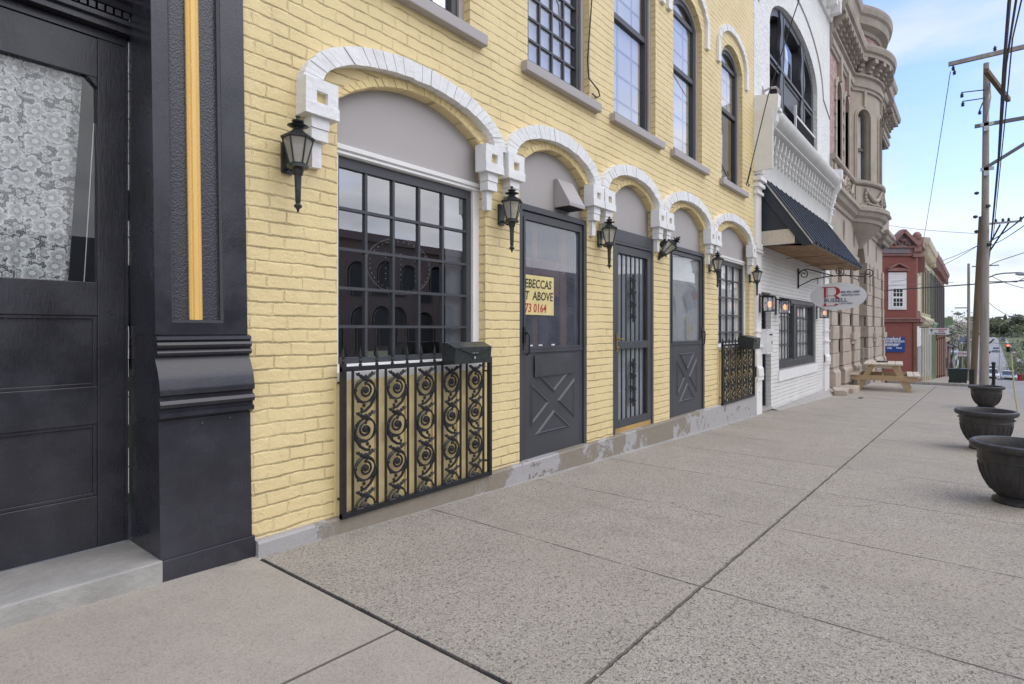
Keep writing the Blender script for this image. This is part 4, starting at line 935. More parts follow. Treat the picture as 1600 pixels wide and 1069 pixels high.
# ---------------------------------------------------------------- carriage lanterns
def make_lantern():
    t=root('carriage_lantern','x','wall lamp',(0,0,0),'black carriage lanterns on the yellow wall')
    m=MB(); s=1.
    m.box(-.032,.032,.10,.118,-.03,.13)                                   # wall plate
    m.tube([(0,.105,.0),(0,.075,-.012),(0,.045,-.035),(0,.02,-.02),(0,0,-.01)],.008,8)
    m.build('bracket','lamp_metal',t,True,smooth=True)
    m=MB(); m.lathe((0,0,0),[(.0,-.255),(.005,-.25),(.008,-.236),(.020,-.225),(.022,-.218),(.011,-.205),(.014,-.195),(.016,-.12),(.019,-.05),(.020,-.046),(.024,-.055),(.030,-.026),(.055,-.02),(.055,-.006),(.030,0.)],12); m.build('stem','lamp_metal',t,True,smooth=True)
    m=MB(); zb,zt,rb,rt=0.,.135,.042,.078
    def hx(r,z,k): a=PI/6+k*PI/3; return (r*math.cos(a),r*math.sin(a),z)
    for k in range(6): m.tube([hx(rb,zb,k),hx(rt,zt,k)],.0045,6)
    for r,z in ((rb,zb),(rt,zt)):
        for k in range(6): m.tube([hx(r,z,k),hx(r,z,k+1)],.0055,6)
    m.add([hx(rb-.002,zb,k) for k in range(6)],[(0,1,2,3,4,5)])
    m.build('cage','lamp_metal',t,True)
    m=MB(); 
    for k in range(6): m.add([hx(rb-.002,zb,k),hx(rb-.002,zb,k+1),hx(rt-.002,zt,k+1),hx(rt-.002,zt,k)],[(0,1,2,3)])
    m.build('glass','lamp_glass',t,True)
    m=MB(); m.lathe((0,0,0),[(.086,.133),(.088,.142),(.060,.160),(.030,.178),(.024,.186)],6,rot=PI/6); m.lathe((0,0,0),[(.022,.18),(.026,.19),(.038,.196),(.055,.203),(.024,.207),(.020,.216),(.030,.222),(.032,.229),(.014,.235),(.009,.244),(.013,.252),(.0,.262)],14)
    m.build('cap','lamp_metal',t,True,smooth=True)
    m=MB(); m.tube([(0,0,0.0),(0,0,.05)],.012,8); m.ball((0,0,.075),.024,10,(1,1,1.4)); m.build('bulb','pale_blind',t,True,smooth=True)
    return t
ln=make_lantern(); LY=2.782
ln.location=(1.632,LY,.872); ln['label']='black carriage lantern left of the first shop window, nearest one'
dup(ln,(3.425,LY,.848),0,'black carriage lantern between the first shop window and first door')
dup(ln,(4.935,LY,.845),0,'black carriage lantern between first cross-panel door and iron security door')
l4=dup(ln,(6.30,LY,.905),0,'black carriage lantern knocked crooked, leaning right of the security door'); l4.rotation_euler=(R(40),R(22),0); l4.location=(6.33,LY+.06,.90)
dup(ln,(7.955,LY,.83),0,'black carriage lantern between second cross-panel door and far shop window')
dup(ln,(9.79,LY,.80),0,'black carriage lantern at the end of the yellow wall by white pilaster')

# ---------------------------------------------------------------- white storefront
wb=root('white_storefront','white painted brick storefront with ornate cornice and tall arched balcony opening','building',(13.2,2.9,-1.5))
m=MB(); wallband(m,10.02,16.42,-1.75,3.0,[(10.36,11.06,-1.75,.66,0),(11.60,14.80,-.76,.62,0)],YW,.30)
m.build('brick_wall','white_brick',wb)
m=MB(); wallband(m,10.02,16.42,3.0,9.0,[(10.96,14.95,3.5,5.55,.80)],YW-.004,.30,'ell')
m.add([(16.42,2.896,3.),(16.42,3.3,3.),(16.42,3.3,9.),(16.42,2.896,9.)],[(0,1,2,3)]); m.build('rendered_wall','white_render',wb)
m=MB(); A=arch(10.96-.62,14.95+.62,5.60,1.28,26,'ell'); m.tube([(9.9+.35,2.888,5.62)]+[(x,2.888,z) for x,z in A][1:-1]+[(15.6,2.888,5.60),(16.4,2.888,5.35)],.016,6); m.build('drip_moulding','grey_trim',wb)
def pilaster(x0,x1,name='pilaster'):
    m=MB(); zb=gz(x0)-.08
    m.box(x0,x1,2.848,2.90,zb,-.86); m.box(x0+.02,x1-.02,2.856,2.90,-.80,2.30)
    for z,pr,h in ((-.86,.03,.05),(-.62,.0,.22),(-.30,.03,.04),(-.05,.015,.03),(1.30,.025,.03),(1.36,.01,.10),(2.28,.03,.05),(2.40,.055,.06),(2.50,.085,.07)): m.box(x0-pr*.3,x1+pr*.3,2.846-pr*.8,2.90,z,z+h)
    m.prism([(2.86,-.60),(2.82,-.66),(2.81,-.78),(2.83,-.84),(2.88,-.84),(2.88,-.60)],x0+.02,x1-.02,'x')
    m.box(x0+.02,x1-.02,2.845,2.9,2.33,2.58); m.box(x0+.06,x1-.06,2.852,2.87,.2,1.1)
    m.ball(((x0+x1)/2,2.846,-1.05),.03,8,(1,.4,1)); return m.build(name,'white_trim',wb,bev=.006)
pilaster(10.005,10.32); pilaster(15.60,16.12)
# cornice over the shopfront
m=MB(); CY=[(2.90,2.60),(2.82,2.60),(2.82,2.86),(2.80,2.90),(2.80,3.36),(2.70,3.40),(2.66,3.44),(2.66,3.47),(2.60,3.52),(2.565,3.60),(2.55,3.66),(2.56,3.70),(2.90,3.80)]
m.prism(CY,10.16,15.95,'x'); m.build('cornice','white_cornice',wb,smooth=True)
m=MB(); n=23
for k in range(n):
    x=10.38+(15.75-10.38)*k/(n-1)
    for j,(z,pr,rr) in enumerate(((2.96,.035,.035),(3.09,.055,.042),(3.22,.080,.050))):
        m.ball((x,2.80-pr*.4,z),rr,8,(.95,1.15,1.15))
    m.prism([(2.80,2.90),(2.785,2.92),(2.765,3.0),(2.75,3.15),(2.71,3.30),(2.705,3.37),(2.80,3.37)],x-.028,x+.028,'x')
m.build('cornice_beading','white_cornice',wb,smooth=True)
for x in (10.13,15.87):
    m=MB(); m.prism([(2.90,2.62),(2.79,2.62),(2.75,2.80),(2.73,3.0),(2.67,3.2),(2.66,3.30),(2.56,3.45),(2.53,3.65),(2.52,3.88),(2.90,3.95)],x-.08,x+.08,'x')
    for k in range(5): m.tube([(x-.05,2.775-.022*k,2.72+.15*k),(x,2.745-.022*k,2.76+.15*k),(x+.05,2.775-.022*k,2.72+.15*k)],.014,6); m.ball((x,2.735-.024*k,2.80+.15*k),.028,8)
    m.box(x-.075,x+.075,2.50,2.62,3.60,3.66); m.build('cornice_console','white_trim',wb,bev=.005)
m=MB(); m.box(10.02,10.06,2.60,2.90,2.66,3.70); m.build('cornice_return','white_trim',wb)
# top cornice
m=MB(); m.prism([(2.9,7.8),(2.84,7.8),(2.80,7.95),(2.62,8.1),(2.60,8.35),(2.5,8.6),(2.5,8.7),(2.9,8.8)],10.03,16.40,'x'); 
for k in range(13): x=10.4+.48*k; m.box(x-.08,x+.08,2.60,2.9,7.86,8.1)
m.build('top_cornice','white_trim',wb)
# balcony recess: timber screen behind the arch
Y1=2.985
m=MB(); m.loop(outline(10.965,14.945,3.5,5.55,.795,0,20,'ell'),outline(10.965,14.945,3.5,5.55,.795,.16,20,'ell'),Y1,Y1+.2)
m.box(11.1,14.8,Y1+.002,Y1+.16,4.98,5.16); m.box(11.1,14.8,Y1-.03,Y1+.12,5.05,5.10)
for x in (12.10,13.80): m.box(x-.10,x+.10,Y1-.02,Y1+.18,3.5,6.2)
m.box(12.2,13.7,Y1+.02,Y1+.15,4.55,4.98)
scr=m.build('balcony_screen','charcoal_paint',wb)
m=MB()
for x in (12.10,13.80):
    for sg in (-1,1):
        P=[]
        for i in range(25): z=3.6+i*.108; P.append((x+sg*(.10+.055*(1-math.cos(i*.9))),z))
        m.prism([(x+sg*.09,3.6)]+P+[(x+sg*.09,6.2)],Y1-.028,Y1+.03)
m.build('scalloped_bracket','charcoal_paint',scr)
m=MB(); m.box(12.25,13.0,Y1+.10,Y1+.15,3.5,4.55); m.box(12.35,12.90,Y1+.085,Y1+.10,3.75,4.4); m.ball((12.92,Y1+.06,4.05),.03,8); m.build('balcony_door','navy_panel',scr)
m=MB()
for a,b,c,d in ((11.12,11.98,5.18,6.0),(12.22,13.68,5.18,6.28),(13.92,14.78,5.18,6.0),(11.12,11.98,3.6,4.96),(13.92,14.78,3.6,4.96),(13.05,13.68,3.6,4.5)): m.add([(a,Y1+.11,c),(b,Y1+.11,c),(b,Y1+.11,d),(a,Y1+.11,d)],[(0,1,2,3)])
m.build('screen_glass','glass',scr)
MB().box(10.9,15.,Y1+.5,Y1+.52,3.4,6.4).build('room_backing','dark_room',scr)
rl=root('balcony_railing','black vertical-bar railing with white top rail inside the white arched opening','railing',(13.9,2.93,3.75))
m=MB(); m.beam((13.1,2.95,4.50),(14.90,2.95,4.50),.04,.04); m.box(13.08,13.12,2.93,2.97,3.7,4.72); m.build('top_rail','white_trim',rl)
m=MB(); 
for k in range(19): x=13.2+.09*k; m.box(x-.008,x+.008,2.942,2.958,3.7,4.48)
m.box(13.1,14.9,2.935,2.965,3.78,3.81); m.build('bars','iron',rl)
t=root('hook_bracket','small weathered hook bracket on the white rendered wall','bracket',(10.6,2.9,4.15))
m=MB(); m.tube([(10.55,2.9,4.17),(10.55,2.78,4.20),(10.6,2.70,4.21),(10.68,2.68,4.19),(10.72,2.69,4.13),(10.68,2.70,4.11)],.02,6); m.tube([(10.5,2.9,4.25),(10.52,2.86,4.05)],.015,6); m.build('hook','grey_trim',t,smooth=True)
# shop window, timber frame
m=MB(); m.loop([(11.60,-.76),(11.60,.62),(14.80,.62),(14.80,-.76)],[(11.72,-.62),(11.72,.53),(14.62,.53),(14.62,-.62)],2.925,3.1); m.box(12.92,13.14,2.94,3.08,-.62,.53)
fr_=m.build('window_frame','charcoal_paint',wb,bev=.004)
m=MB()
for a,b in ((11.72,12.92),(13.14,14.62)):
    m.loop([(a,-.62),(a,.53),(b,.53),(b,-.62)],[(a+.04,-.585),(a+.04,.495),(b-.04,.495),(b-.04,-.585)],2.955,3.02)
    for k in range(1,5): x=a+.04+(b-a-.08)*k/5; m.box(x-.009,x+.009,2.992,3.010,-.6,.5)
    for z in (-.30,-.02,.26): m.box(a+.03,b-.03,2.990,3.009,z-.010,z+.010)
m.build('muntins','charcoal_paint',fr_)
m=MB(); m.add([(11.7,3.012,-.62),(14.65,3.012,-.62),(14.65,3.012,.53),(11.7,3.012,.53)],[(0,1,2,3)]); m.build('window_panes','door_glass',fr_)
m=MB(); n=120; vs=[];fs=[]
for i in range(n+1):
    x=11.65+3.05*i/n; yy=3.040+.008*math.sin(i*.9)+.005*math.sin(i*2.3)
    vs+=[(x,yy,-.7),(x,yy,.56)]
for i in range(n): fs.append((2*i,2*i+1,2*i+3,2*i+2))
m.add(vs,fs); m.build('curtain','net_curtain',fr_,smooth=True)
m=MB(); m.box(11.52,14.90,2.868,2.945,-.985,-.775); m.build('brick_sill','white_paint',wb,bev=.008)
m=MB(); m.prism([(11.58,-.78),(14.82,-.78),(14.82,-.755),(11.58,-.755)],2.87,2.95); m.build('sill_ledge','grey_trim',wb)
m=MB(); xs=[11.06+.35*i for i in range(16)]; vs=[];fs=[]
for x in xs:
    t_=(x-11)/5.4; hgt=.02+.16*max(0,t_-.1); j=.03*mnoise.noise(Vector((x*4,3,0)))
    vs+=[(x,2.72-.06*t_+j,gz(x)-.02),(x,2.80+j,gz(x)+hgt*.6),(x,2.885,gz(x)+hgt+j*.5),(x,2.91,gz(x)+hgt+.01)]
for i in range(len(xs)-1):
    for k in range(3): a=i*4+k; fs.append((a,a+1,a+5,a+4))
m.add(vs,fs); m.build('concrete_apron','plinth_concrete',wb)
# recessed black door
m=MB(); m.box(10.36,11.055,3.12,3.17,-1.40,.62); m.box(10.36,10.43,3.0,3.13,-1.40,.62); m.box(10.99,11.055,2.99,3.13,-1.40,.62)
dd=m.build('door','navy_panel',wb); MB().box(10.43,10.62,3.10,3.12,-1.38,-1.08).build('kick_board','tan_board',dd)
m=MB(); m.box(10.36,11.06,2.88,3.15,-1.45,-1.39); m.build('door_step','plinth_concrete',wb,bev=.01)
m=MB(); m.ball((10.75,3.08,-.33),.03,8,(1.8,1,.8)); m.ball((10.86,3.08,-.34),.022,8); m.build('door_knob','galvanised',dd)
# wreath on the door
m=MB(); rnd=random.Random(5)
for k in range(230):
    a=rnd.uniform(0,2*PI); r=.115+rnd.gauss(0,.028); c=Vector((10.70+r*math.cos(a)*1.0,3.04+rnd.uniform(-.04,.03),.10+r*math.sin(a)*1.45)); d=Vector((rnd.gauss(0,1),rnd.gauss(0,.6),rnd.gauss(0,1))).normalized(); e=d.cross(Vector((0,1,0.1))).normalized()
    m.add([c-d*.035,c+e*.014,c+d*.035,c-e*.014],[(0,1,2,3)])
tag(m.build('wreath','frost_wreath'),'frosty pale wreath hanging on the dark recessed door','wreath')
# white mail locker on the pilaster
t=root('white_mailbox','large white metal mailbox with slot, mounted beside the dark recessed door','mailbox',(10.5,2.7,-.35))
m=MB(); m.box(10.30,10.62,2.75,2.885,-.42,-.01); m.build('box','white_trim',t,bev=.008)
m=MB(); m.box(10.33,10.59,2.744,2.752,-.39,-.03); m.build('door','white_cornice',t,bev=.003)
m=MB(); m.box(10.38,10.54,2.739,2.745,-.10,-.075); m.box(10.50,10.53,2.739,2.745,-.25,-.20); m.build('slot','ink_black',t)
m=MB(); m.box(10.29,10.63,2.742,2.89,-.01,.008); m.build('lid','white_trim',t)
# lit box lanterns
def box_lantern():
    t=root('box_lantern','x','wall lamp',(0,0,0),'black box lanterns with lit bulbs')
    m=MB(); m.box(-.05,.05,.14,.155,-.02,.26); m.beam((0,.15,.22),(0,0,.235),.02,.02); m.build('bracket','iron',t,True)
    m=MB(); w=.075
    for sx_ in (-1,1):
        for sy in (-1,1): m.box(sx_*w-.006,sx_*w+.006,sy*w-.006,sy*w+.006,0,.21)
    for z in (0,.205):
        for s2 in (-1,1): m.box(-w,w,s2*w-.005,s2*w+.005,z-.005,z+.006); m.box(s2*w-.005,s2*w+.005,-w,w,z-.006,z+.007)
    m.box(-w-.008,w+.008,-w-.008,w+.008,.212,.226); m.build('cage','iron',t,True)
    m=MB(); 
    for s2 in (-1,1): m.add([(-w,s2*w*.97,.0),(w,s2*w*.97,0),(w,s2*w*.97,.21),(-w,s2*w*.97,.21)],[(0,1,2,3)]); m.add([(s2*w*.97,-w,.0),(s2*w*.97,w,0),(s2*w*.97,w,.21),(s2*w*.97,-w,.21)],[(0,1,2,3)])
    m.build('glass','glass',t,True)
    m=MB(); m.lathe((0,0,.055),[(.014,0),(.024,.02),(.025,.05),(.020,.075),(.010,.09)],12); m.build('bulb','bulb',t,True,smooth=True)
    m=MB(); m.lathe((0,0,.0),[(.030,0),(.030,.05),(.02,.056)],12); m.build('socket','white_trim',t,True); return t
bl=box_lantern(); bl.location=(10.19,2.70,.31); bl.scale=(1.05,1.05,1.15); bl['label']='lit black box lantern left of the dark recessed door'
b2=dup(bl,(11.36,2.74,.30),0,'lit black box lantern between recessed door and white shop window')
b3=dup(bl,(14.9,2.74,.27),0,'lit black box lantern right of the white shop window, under the oval sign')
# awning
aw=root('metal_awning','blue-grey standing-seam metal awning with plywood soffit over the white storefront','awning',(13,2.5,1.4))
AX0,AX1=10.40,15.55; AT=(2.90,2.66); AB=(2.09,1.425)
dy,dz=AB[0]-AT[0],AB[1]-AT[1]; ln_=math.hypot(dy,dz); ny,nz=dz/ln_,-dy/ln_
if nz<0: ny,nz=-ny,-nz
m=MB(); nrib=15
m.prism([(AT[0],AT[1]),(AB[0],AB[1]),(AB[0]-ny*.015,AB[1]-nz*.015),(AT[0],AT[1]-.02)],AX0,AX1,'x')
for k in range(nrib+1):
    x=AX0+.03+(AX1-AX0-.06)*k/nrib
    for w_,h0,h1 in ((.035,0,.022),(.020,.022,.045)): m.add([(x+sx_*w_,p[0]+ny*h,p[1]+nz*h) for p in (AT,AB) for h in (h0,h1) for sx_ in (-1,1)],[(0,1,3,2),(4,5,7,6),(0,1,5,4),(2,3,7,6),(0,2,6,4),(1,3,7,5)])
    if k<nrib:
        for f in (.33,.67):
            xx=x+(AX1-AX0-.06)/nrib*f; m.add([(xx+sx_*.010,p[0]+ny*h,p[1]+nz*h) for p in (AT,AB) for h in (0,.008) for sx_ in (-1,1)],[(0,1,3,2),(4,5,7,6),(0,1,5,4),(2,3,7,6),(0,2,6,4),(1,3,7,5)])
m.build('metal_roof','roof_metal',aw)
m=MB()
for x,s2 in ((AX0,-1),(AX1,1)):
    m.prism([(AT[0],AT[1]+.015),(AB[0]-.01,AB[1]+.012),(AB[0]-.01,AB[1]-.018),(AT[0],AT[1]-.03)],min(x,x+s2*.02),max(x,x+s2*.02),'x')
m.build('verge_trim','galvanised',aw)
m=MB()
for x,s2 in ((AX0,1),(AX1,-1)):
    m=MB(); a,b=sorted((x+s2*.002,x+s2*.030)); m.prism([(AT[0],AT[1]-.02),(AB[0],AB[1]-.015),(AB[0]+.135,AB[1]-.045),(AT[0],AT[1]-.32)],a,b,'x')
    m.build('side_fascia','navy_panel',aw)
m=MB()
for x,s2 in ((AX0,1),(AX1,-1)):
    m=MB(); a,b=sorted((x+s2*.035,x+s2*.055)); m.prism([(AT[0],AT[1]-.1),(AB[0]+.05,AB[1]+.015),(AT[0],1.43)],a,b,'x')
    m.build('side_panel','navy_panel',aw)
m=MB(); m.box(AX0+.031,AX0+.0345,2.36,2.90,1.45,1.70); m.build('side_board','pine_top',aw)
m=MB(); m.add([(AX0+.03,2.90,1.455),(AX1-.03,2.90,1.455),(AX1-.03,2.20,1.395),(AX0+.03,2.20,1.395),(AX0+.03,2.10,1.405),(AX1-.03,2.10,1.405)],[(0,1,2,3),(3,2,5,4)]); m.box(AX0+.03,AX1-.03,2.105,2.125,1.40,1.44)
for x in (12.1,13.8): m.box(x-.004,x+.004,2.2,2.9,1.388,1.40)
m.build('plywood_soffit','plywood',aw)
# hanging oval sign
BX=13.05
sg=root('oval_hanging_sign','oval white hanging sign with large red B and navy lettering on scroll bracket','sign',(BX,2.2,.66))
m=MB(); m.box(BX-.012,BX+.012,2.868,2.895,.86,1.27); B=lambda y,z:(BX,y,z)
m.tube([B(2.88,1.15),B(2.80,1.24),B(2.70,1.25),B(2.45,1.16),B(2.2,1.07)],.011,6)
m.tube([B(2.88,.90),B(2.62,1.03),B(2.35,1.075),B(2.1,1.085),B(1.9,1.065),B(1.68,1.03)],.011,6)
def yspiral(c,r0,r1,t,a0,s_): return [(BX,c[0]+(r0+(r1-r0)*i/24)*math.cos(a0+s_*2*PI*t*i/24),c[1]+(r0+(r1-r0)*i/24)*math.sin(a0+s_*2*PI*t*i/24)) for i in range(25)]
m.tube(yspiral((2.78,1.145),.10,.02,1.5,0,1),.010,6); m.tube(yspiral((2.13,1.16),.095,.02,1.5,-PI/2,-1),.010,6); m.tube(yspiral((1.63,1.11),.085,.02,1.4,-PI/2,-1),.010,6)
for y in (2.52,1.80): m.tube([B(y,1.06),B(y,.93)],.006,6)
m.build('scroll_bracket','iron',sg,smooth=True)
SC=(2.160,.668); m=MB(); m.prism([(SC[0]+.50*math.cos(2*PI*k/56),SC[1]+.277*math.sin(2*PI*k/56)) for k in range(56)],BX-.012,BX+.012,'x'); bd_=m.build('sign_board','sign_white',sg)
def onface(pts,mat,nm='lettering',e=.0165):   # u runs to the viewer's right on the face turned to the camera (towards -Y)
    m=MB(); 
    for P in pts: m.prism([(SC[0]-u,SC[1]+v) for u,v in P],BX-e,BX-.011,'x')
    return m.build(nm,mat,bd_)
def rng(cx,cz,ro,zo,ri,zi,a0,a1,n=16):
    return [(cx+ro*math.cos(a0+(a1-a0)*i/n),cz+zo*math.sin(a0+(a1-a0)*i/n)) for i in range(n+1)]+[(cx+ri*math.cos(a1+(a0-a1)*i/n),cz+zi*math.sin(a1+(a0-a1)*i/n)) for i in range(n+1)]
onface([[(-.245,-.025),(-.245,.185),(-.205,.185),(-.205,-.025)],[(-.245,-.19),(-.245,-.135),(-.205,-.135),(-.205,-.19)],[(-.190,-.02),(-.190,.185),(-.180,.185),(-.180,-.02)],[(-.275,.178),(-.275,.193),(-.06,.193),(-.06,.180),(-.1,.178)],[(-.275,-.197),(-.275,-.185),(-.05,-.185),(-.05,-.197)],
        rng(-.07,.10,.115,.092,.045,.080,-PI/2,PI/2),[(-.18,.008),(-.18,.018),(-.04,.018),(-.04,.008)],rng(-.06,-.09,.105,.105,.035,.090,PI*.12,PI/2),rng(-.06,-.09,.105,.105,.035,.085,-PI/2,-PI*.22)],'sign_red')
def stext(s_,size,u,v,mat,bold=0,sx=1.,e=.018): return text(s_,size,'lettering',mat,(BX-e,SC[0]-u,SC[1]+v),(PI/2,0,-PI/2),bd_,.001,bold=bold,sx=sx)
stext('BUSSELL',.112,-.245,-.115,'ink_navy',.001,1.02,.0185); stext('LAW FIRM',.050,.035,-.165,'ink_navy',0,1.0)
stext('606-401-2089',.062,.055,.060,'ink_navy',.0005,.95); stext('ablawky.com',.064,.070,.005,'ink_navy',.0005,.95)
# ---------------------------------------------------------------- stone-fronted building with bowed oriel
sb=root('stone_building','stone and pink brick building with bowed upper bay, bracketed cornices and quoined doorways','building',(21.5,3.,-1.7))
BC=(21.3,4.95); BR=2.6; PH=R(38)
def bow(u,y,z): a=u/BR; r=BR-(y-2.9); return (BC[0]+r*math.sin(a),BC[1]-r*math.cos(a),z)
arcp=[bow(BR*(-PH+2*PH*i/20),2.9,0)[:2] for i in range(21)]
PATH=[(16.42,2.9)]+arcp+[(25.3,2.9),(25.3,2.74),(27.,2.74),(27.,5.5)]
def sweep(m,path,prof):
    n=len(path); offs=[]
    for i in range(n):
        def nrm(a,b): d=Vector((b[0]-a[0],b[1]-a[1])); d.normalize(); return Vector((d.y,-d.x))
        a=nrm(path[i-1],path[i]) if i>0 else None; b=nrm(path[i],path[i+1]) if i<n-1 else None
        if a is None: o=b
        elif b is None: o=a
        else: s_=(a+b); o=s_/max(.35,(1+a.dot(b)))
        offs.append(o)
    vs=[];fs=[];k=len(prof)
    for p,o in zip(path,offs):
        for pr,z in prof: vs.append((p[0]+o.x*pr,p[1]+o.y*pr,z))
    for i in range(n-1):
        for j in range(k-1): a=i*k+j; fs.append((a,a+k,a+k+1,a+1))
    fs.append(tuple(range(k))); fs.append(tuple(range((n-1)*k,(n-1)*k+k))); m.add(vs,fs); return m
# upper walls
m=MB(); wallband(m,16.42,19.74,3.3,7.5,[(17.25,17.95,4.52,6.35,.34),(18.45,19.15,4.52,6.35,.34)],2.9,.3); m.build('upper_brick_wall','pink_brick',sb); m=MB()
wallband(m,22.86,25.3,3.3,7.5,[(23.5,24.2,4.52,6.35,.34)],2.9,.3)
m.build('upper_brick_wall','pink_brick',sb)
m=MB(); n=12
for a,b in zip(([-1.725,-.9,-.28,.28,.9,1.725])[:-1],([-1.725,-.9,-.28,.28,.9,1.725])[1:]): pass
bm_=MB(); WINS=[(-1.52,-.92,4.50,6.35,.30),(-.30,.30,4.50,6.35,.30),(.92,1.52,4.50,6.35,.30)]
segs=[-1.725,-1.52]; wallband(bm_,-1.725,-1.2201,3.3,7.5,[(-1.52,-1.2202,4.5,6.35,0)],2.9,.28) if False else None
def bowband():
    m=MB(); x=-1.725
    def q(a,b,c,d):
        k=max(1,int((b-a)/.12)); 
        for i in range(k): u0=a+(b-a)*i/k; u1=a+(b-a)*(i+1)/k; m.add([(u0,2.9,c),(u1,2.9,c),(u1,2.9,d),(u0,2.9,d)],[(0,1,2,3)])
    for xa,xb,za,zs,ri in WINS:
        q(x,xa,3.3,7.5); q(xa,xb,3.3,za); A=arch(xa,xb,zs,ri,14,'ell')
        for (a,c),(b,d) in zip(A[:-1],A[1:]): m.add([(a,2.9,c),(b,2.9,d),(b,2.9,7.5),(a,2.9,7.5)],[(0,1,2,3)])
        P=[(xa,za)]+A+[(xb,za)]
        for (a,c),(b,d) in zip(P,P[1:]+P[:1]): m.add([(a,2.9,c),(b,2.9,d),(b,3.18,d),(a,3.18,c)],[(0,1,2,3)])
        x=xb
    q(x,1.725,3.3,7.5); return m.map(bow)
bowband().build('bow_wall','stone_light',sb)
for k,(xa,xb,za,zs,ri) in enumerate(WINS):
    m=MB(); m.loop(outline(xa,xb,za,zs,ri,0,14,'ell'),outline(xa,xb,za,zs,ri,.07,14,'ell'),3.02,3.15); m.box(xa+.06,xb-.06,3.05,3.12,5.45,5.53)
    wn=m.map(bow).build('bow_window','stone_dark',sb)
    m=MB(); A=outline(xa,xb,za,zs,ri,.06,14,'ell'); m.add([(a,3.10,b) for a,b in A],[tuple(range(len(A)))]); m.map(bow).build('glass_pane','door_glass',wn)
    m=MB(); m.add([(xa+.05,3.112,za),(xb-.10,3.112,za),(xb-.13,3.112,zs+ri*.6),(xa+.08,3.112,zs+ri*.5)],[(0,1,2,3)]); m.map(bow).build('curtain','pale_blind',wn)
    m=MB(); m.add([(xa-.1,3.24,za-.1),(xb+.1,3.24,za-.1),(xb+.1,3.24,7),(xa-.1,3.24,7)],[(0,1,2,3)]); m.map(bow).build('room_backing','dark_room',wn)
    m=MB()
    for e0,e1,yy in ((.0,-.05,2.865),(-.05,-.10,2.875)): m.loop(outline(xa,xb,za,zs,ri,e1,14,'ell'),outline(xa,xb,za,zs,ri,e0,14,'ell'),yy,2.93)
    m.box((xa+xb)/2-.05,(xa+xb)/2+.05,2.84,2.92,zs+ri+.05,7.2); m.map(bow).build('window_surround','stone_light',wn)
for xa,xb,za,zs,ri in ((17.25,17.95,4.52,6.35,.34),(18.45,19.15,4.52,6.35,.34),(23.5,24.2,4.52,6.35,.34)):
    m=MB(); m.loop(outline(xa,xb,za,zs,ri,.0),outline(xa,xb,za,zs,ri,.07),3.05,3.15); m.box(xa,xb,3.06,3.12,5.4,5.48); wn=m.build('arched_window','stone_dark',sb)
    m=MB(); A=outline(xa,xb,za,zs,ri,.05); m.add([(a,3.10,b) for a,b in A],[tuple(range(len(A)))]); m.build('glass_pane','glass_upper',wn)
    MB().box(xa-.1,xb+.1,3.3,3.31,za,7).build('room_backing','dark_room',wn)
    m=MB(); m.loop(outline(xa,xb,za,zs,ri,-.13),outline(xa,xb,za,zs,ri,.0),2.86,2.98); 
    for k in range(6): 
        z=za+.1+k*.36; m.box(xa-.20,xa-.125,2.855,2.91,z,z+.18); m.box(xb+.125,xb+.20,2.855,2.91,z,z+.18)
    xm=(xa+xb)/2; m.prism([(xm-.06,zs+ri),(xm+.06,zs+ri),(xm+.15,zs+ri+.72),(xm-.15,zs+ri+.72)],2.80,2.9)
    m.build('window_surround','stone_light',wn,bev=.006)
# platform, parapet, cornices
def sw(prof,name,mat='stone'):
    return sweep(MB(),PATH,prof).build(name,mat,sb)
sw([(0,3.22),(.05,3.24),(.07,3.34),(.16,3.40),(.20,3.50),(.26,3.54),(.26,3.66),(.20,3.70),(.06,3.72),(0,3.72)],'balcony_moulding')
sw([(0,3.72),(.055,3.72),(.055,4.32),(0,4.32)],'parapet_band')
sw([(0,4.32),(.10,4.34),(.14,4.38),(.14,4.46),(.06,4.50),(0,4.50)],'parapet_rail')
sw([(0,7.15),(.05,7.17),(.05,7.25),(.09,7.28),(.09,7.42),(.05,7.46),(.05,7.56),(.12,7.60),(.12,7.66),(0,7.66)],'frieze_moulding')
sw([(0,7.66),(.06,7.66),(.06,8.02),(.34,8.06),(.34,8.16),(.40,8.20),(.43,8.32),(.43,8.38),(.10,8.46),(0,8.46)],'main_cornice')
sw([(0,8.46),(.03,8.46),(.03,8.62),(0,8.62)],'attic_band'); sw([(-.05,8.6),(-.04,9.0),(-.2,9.05)],'attic_wall','pink_brick')
sw([(-.05,8.90),(.02,8.92),(.04,9.02),(.20,9.10),(.24,9.30),(.30,9.36),(.33,9.50),(.33,9.58),(.0,9.70),(-.3,9.72)],'attic_cornice')
# modillion brackets along the cornice
m=MB(); segs=[]; tot=0; pts=PATH[:-1]; acc=.25
for (a,b) in zip(pts[:-1],pts[1:]):
    d=Vector((b[0]-a[0],b[1]-a[1])); l=d.length; 
    if l<1e-6: continue
    d.normalize(); nn=Vector((d.y,-d.x)); t_=acc
    while t_<l:
        p=Vector(a)+d*t_; 
        m=MB()
        for k,(z0,z1,pr) in enumerate(((7.70,7.80,.12),(7.80,7.92,.19),(7.92,8.04,.30))): c=p+nn*(.05+pr/2); m.obox((c.x,c.y,(z0+z1)/2),((d.x,d.y,0),(nn.x,nn.y,0),(0,0,1)),(.075,pr/2,(z1-z0)/2))
        m.tube([(p.x+nn.x*.26-d.x*.08,p.y+nn.y*.26-d.y*.08,7.95),(p.x+nn.x*.26+d.x*.08,p.y+nn.y*.26+d.y*.08,7.95)],.05,8)
        m.build('cornice_bracket','stone',sb); t_+=.40
    acc=t_-l
m=MB()
for i in range(60):
    u=-1.7+3.4*i/59; m.add(*(lambda q:(q.v,q.f))(MB().box(u-.016,u+.016,2.83,2.86,7.57,7.62).map(bow)))
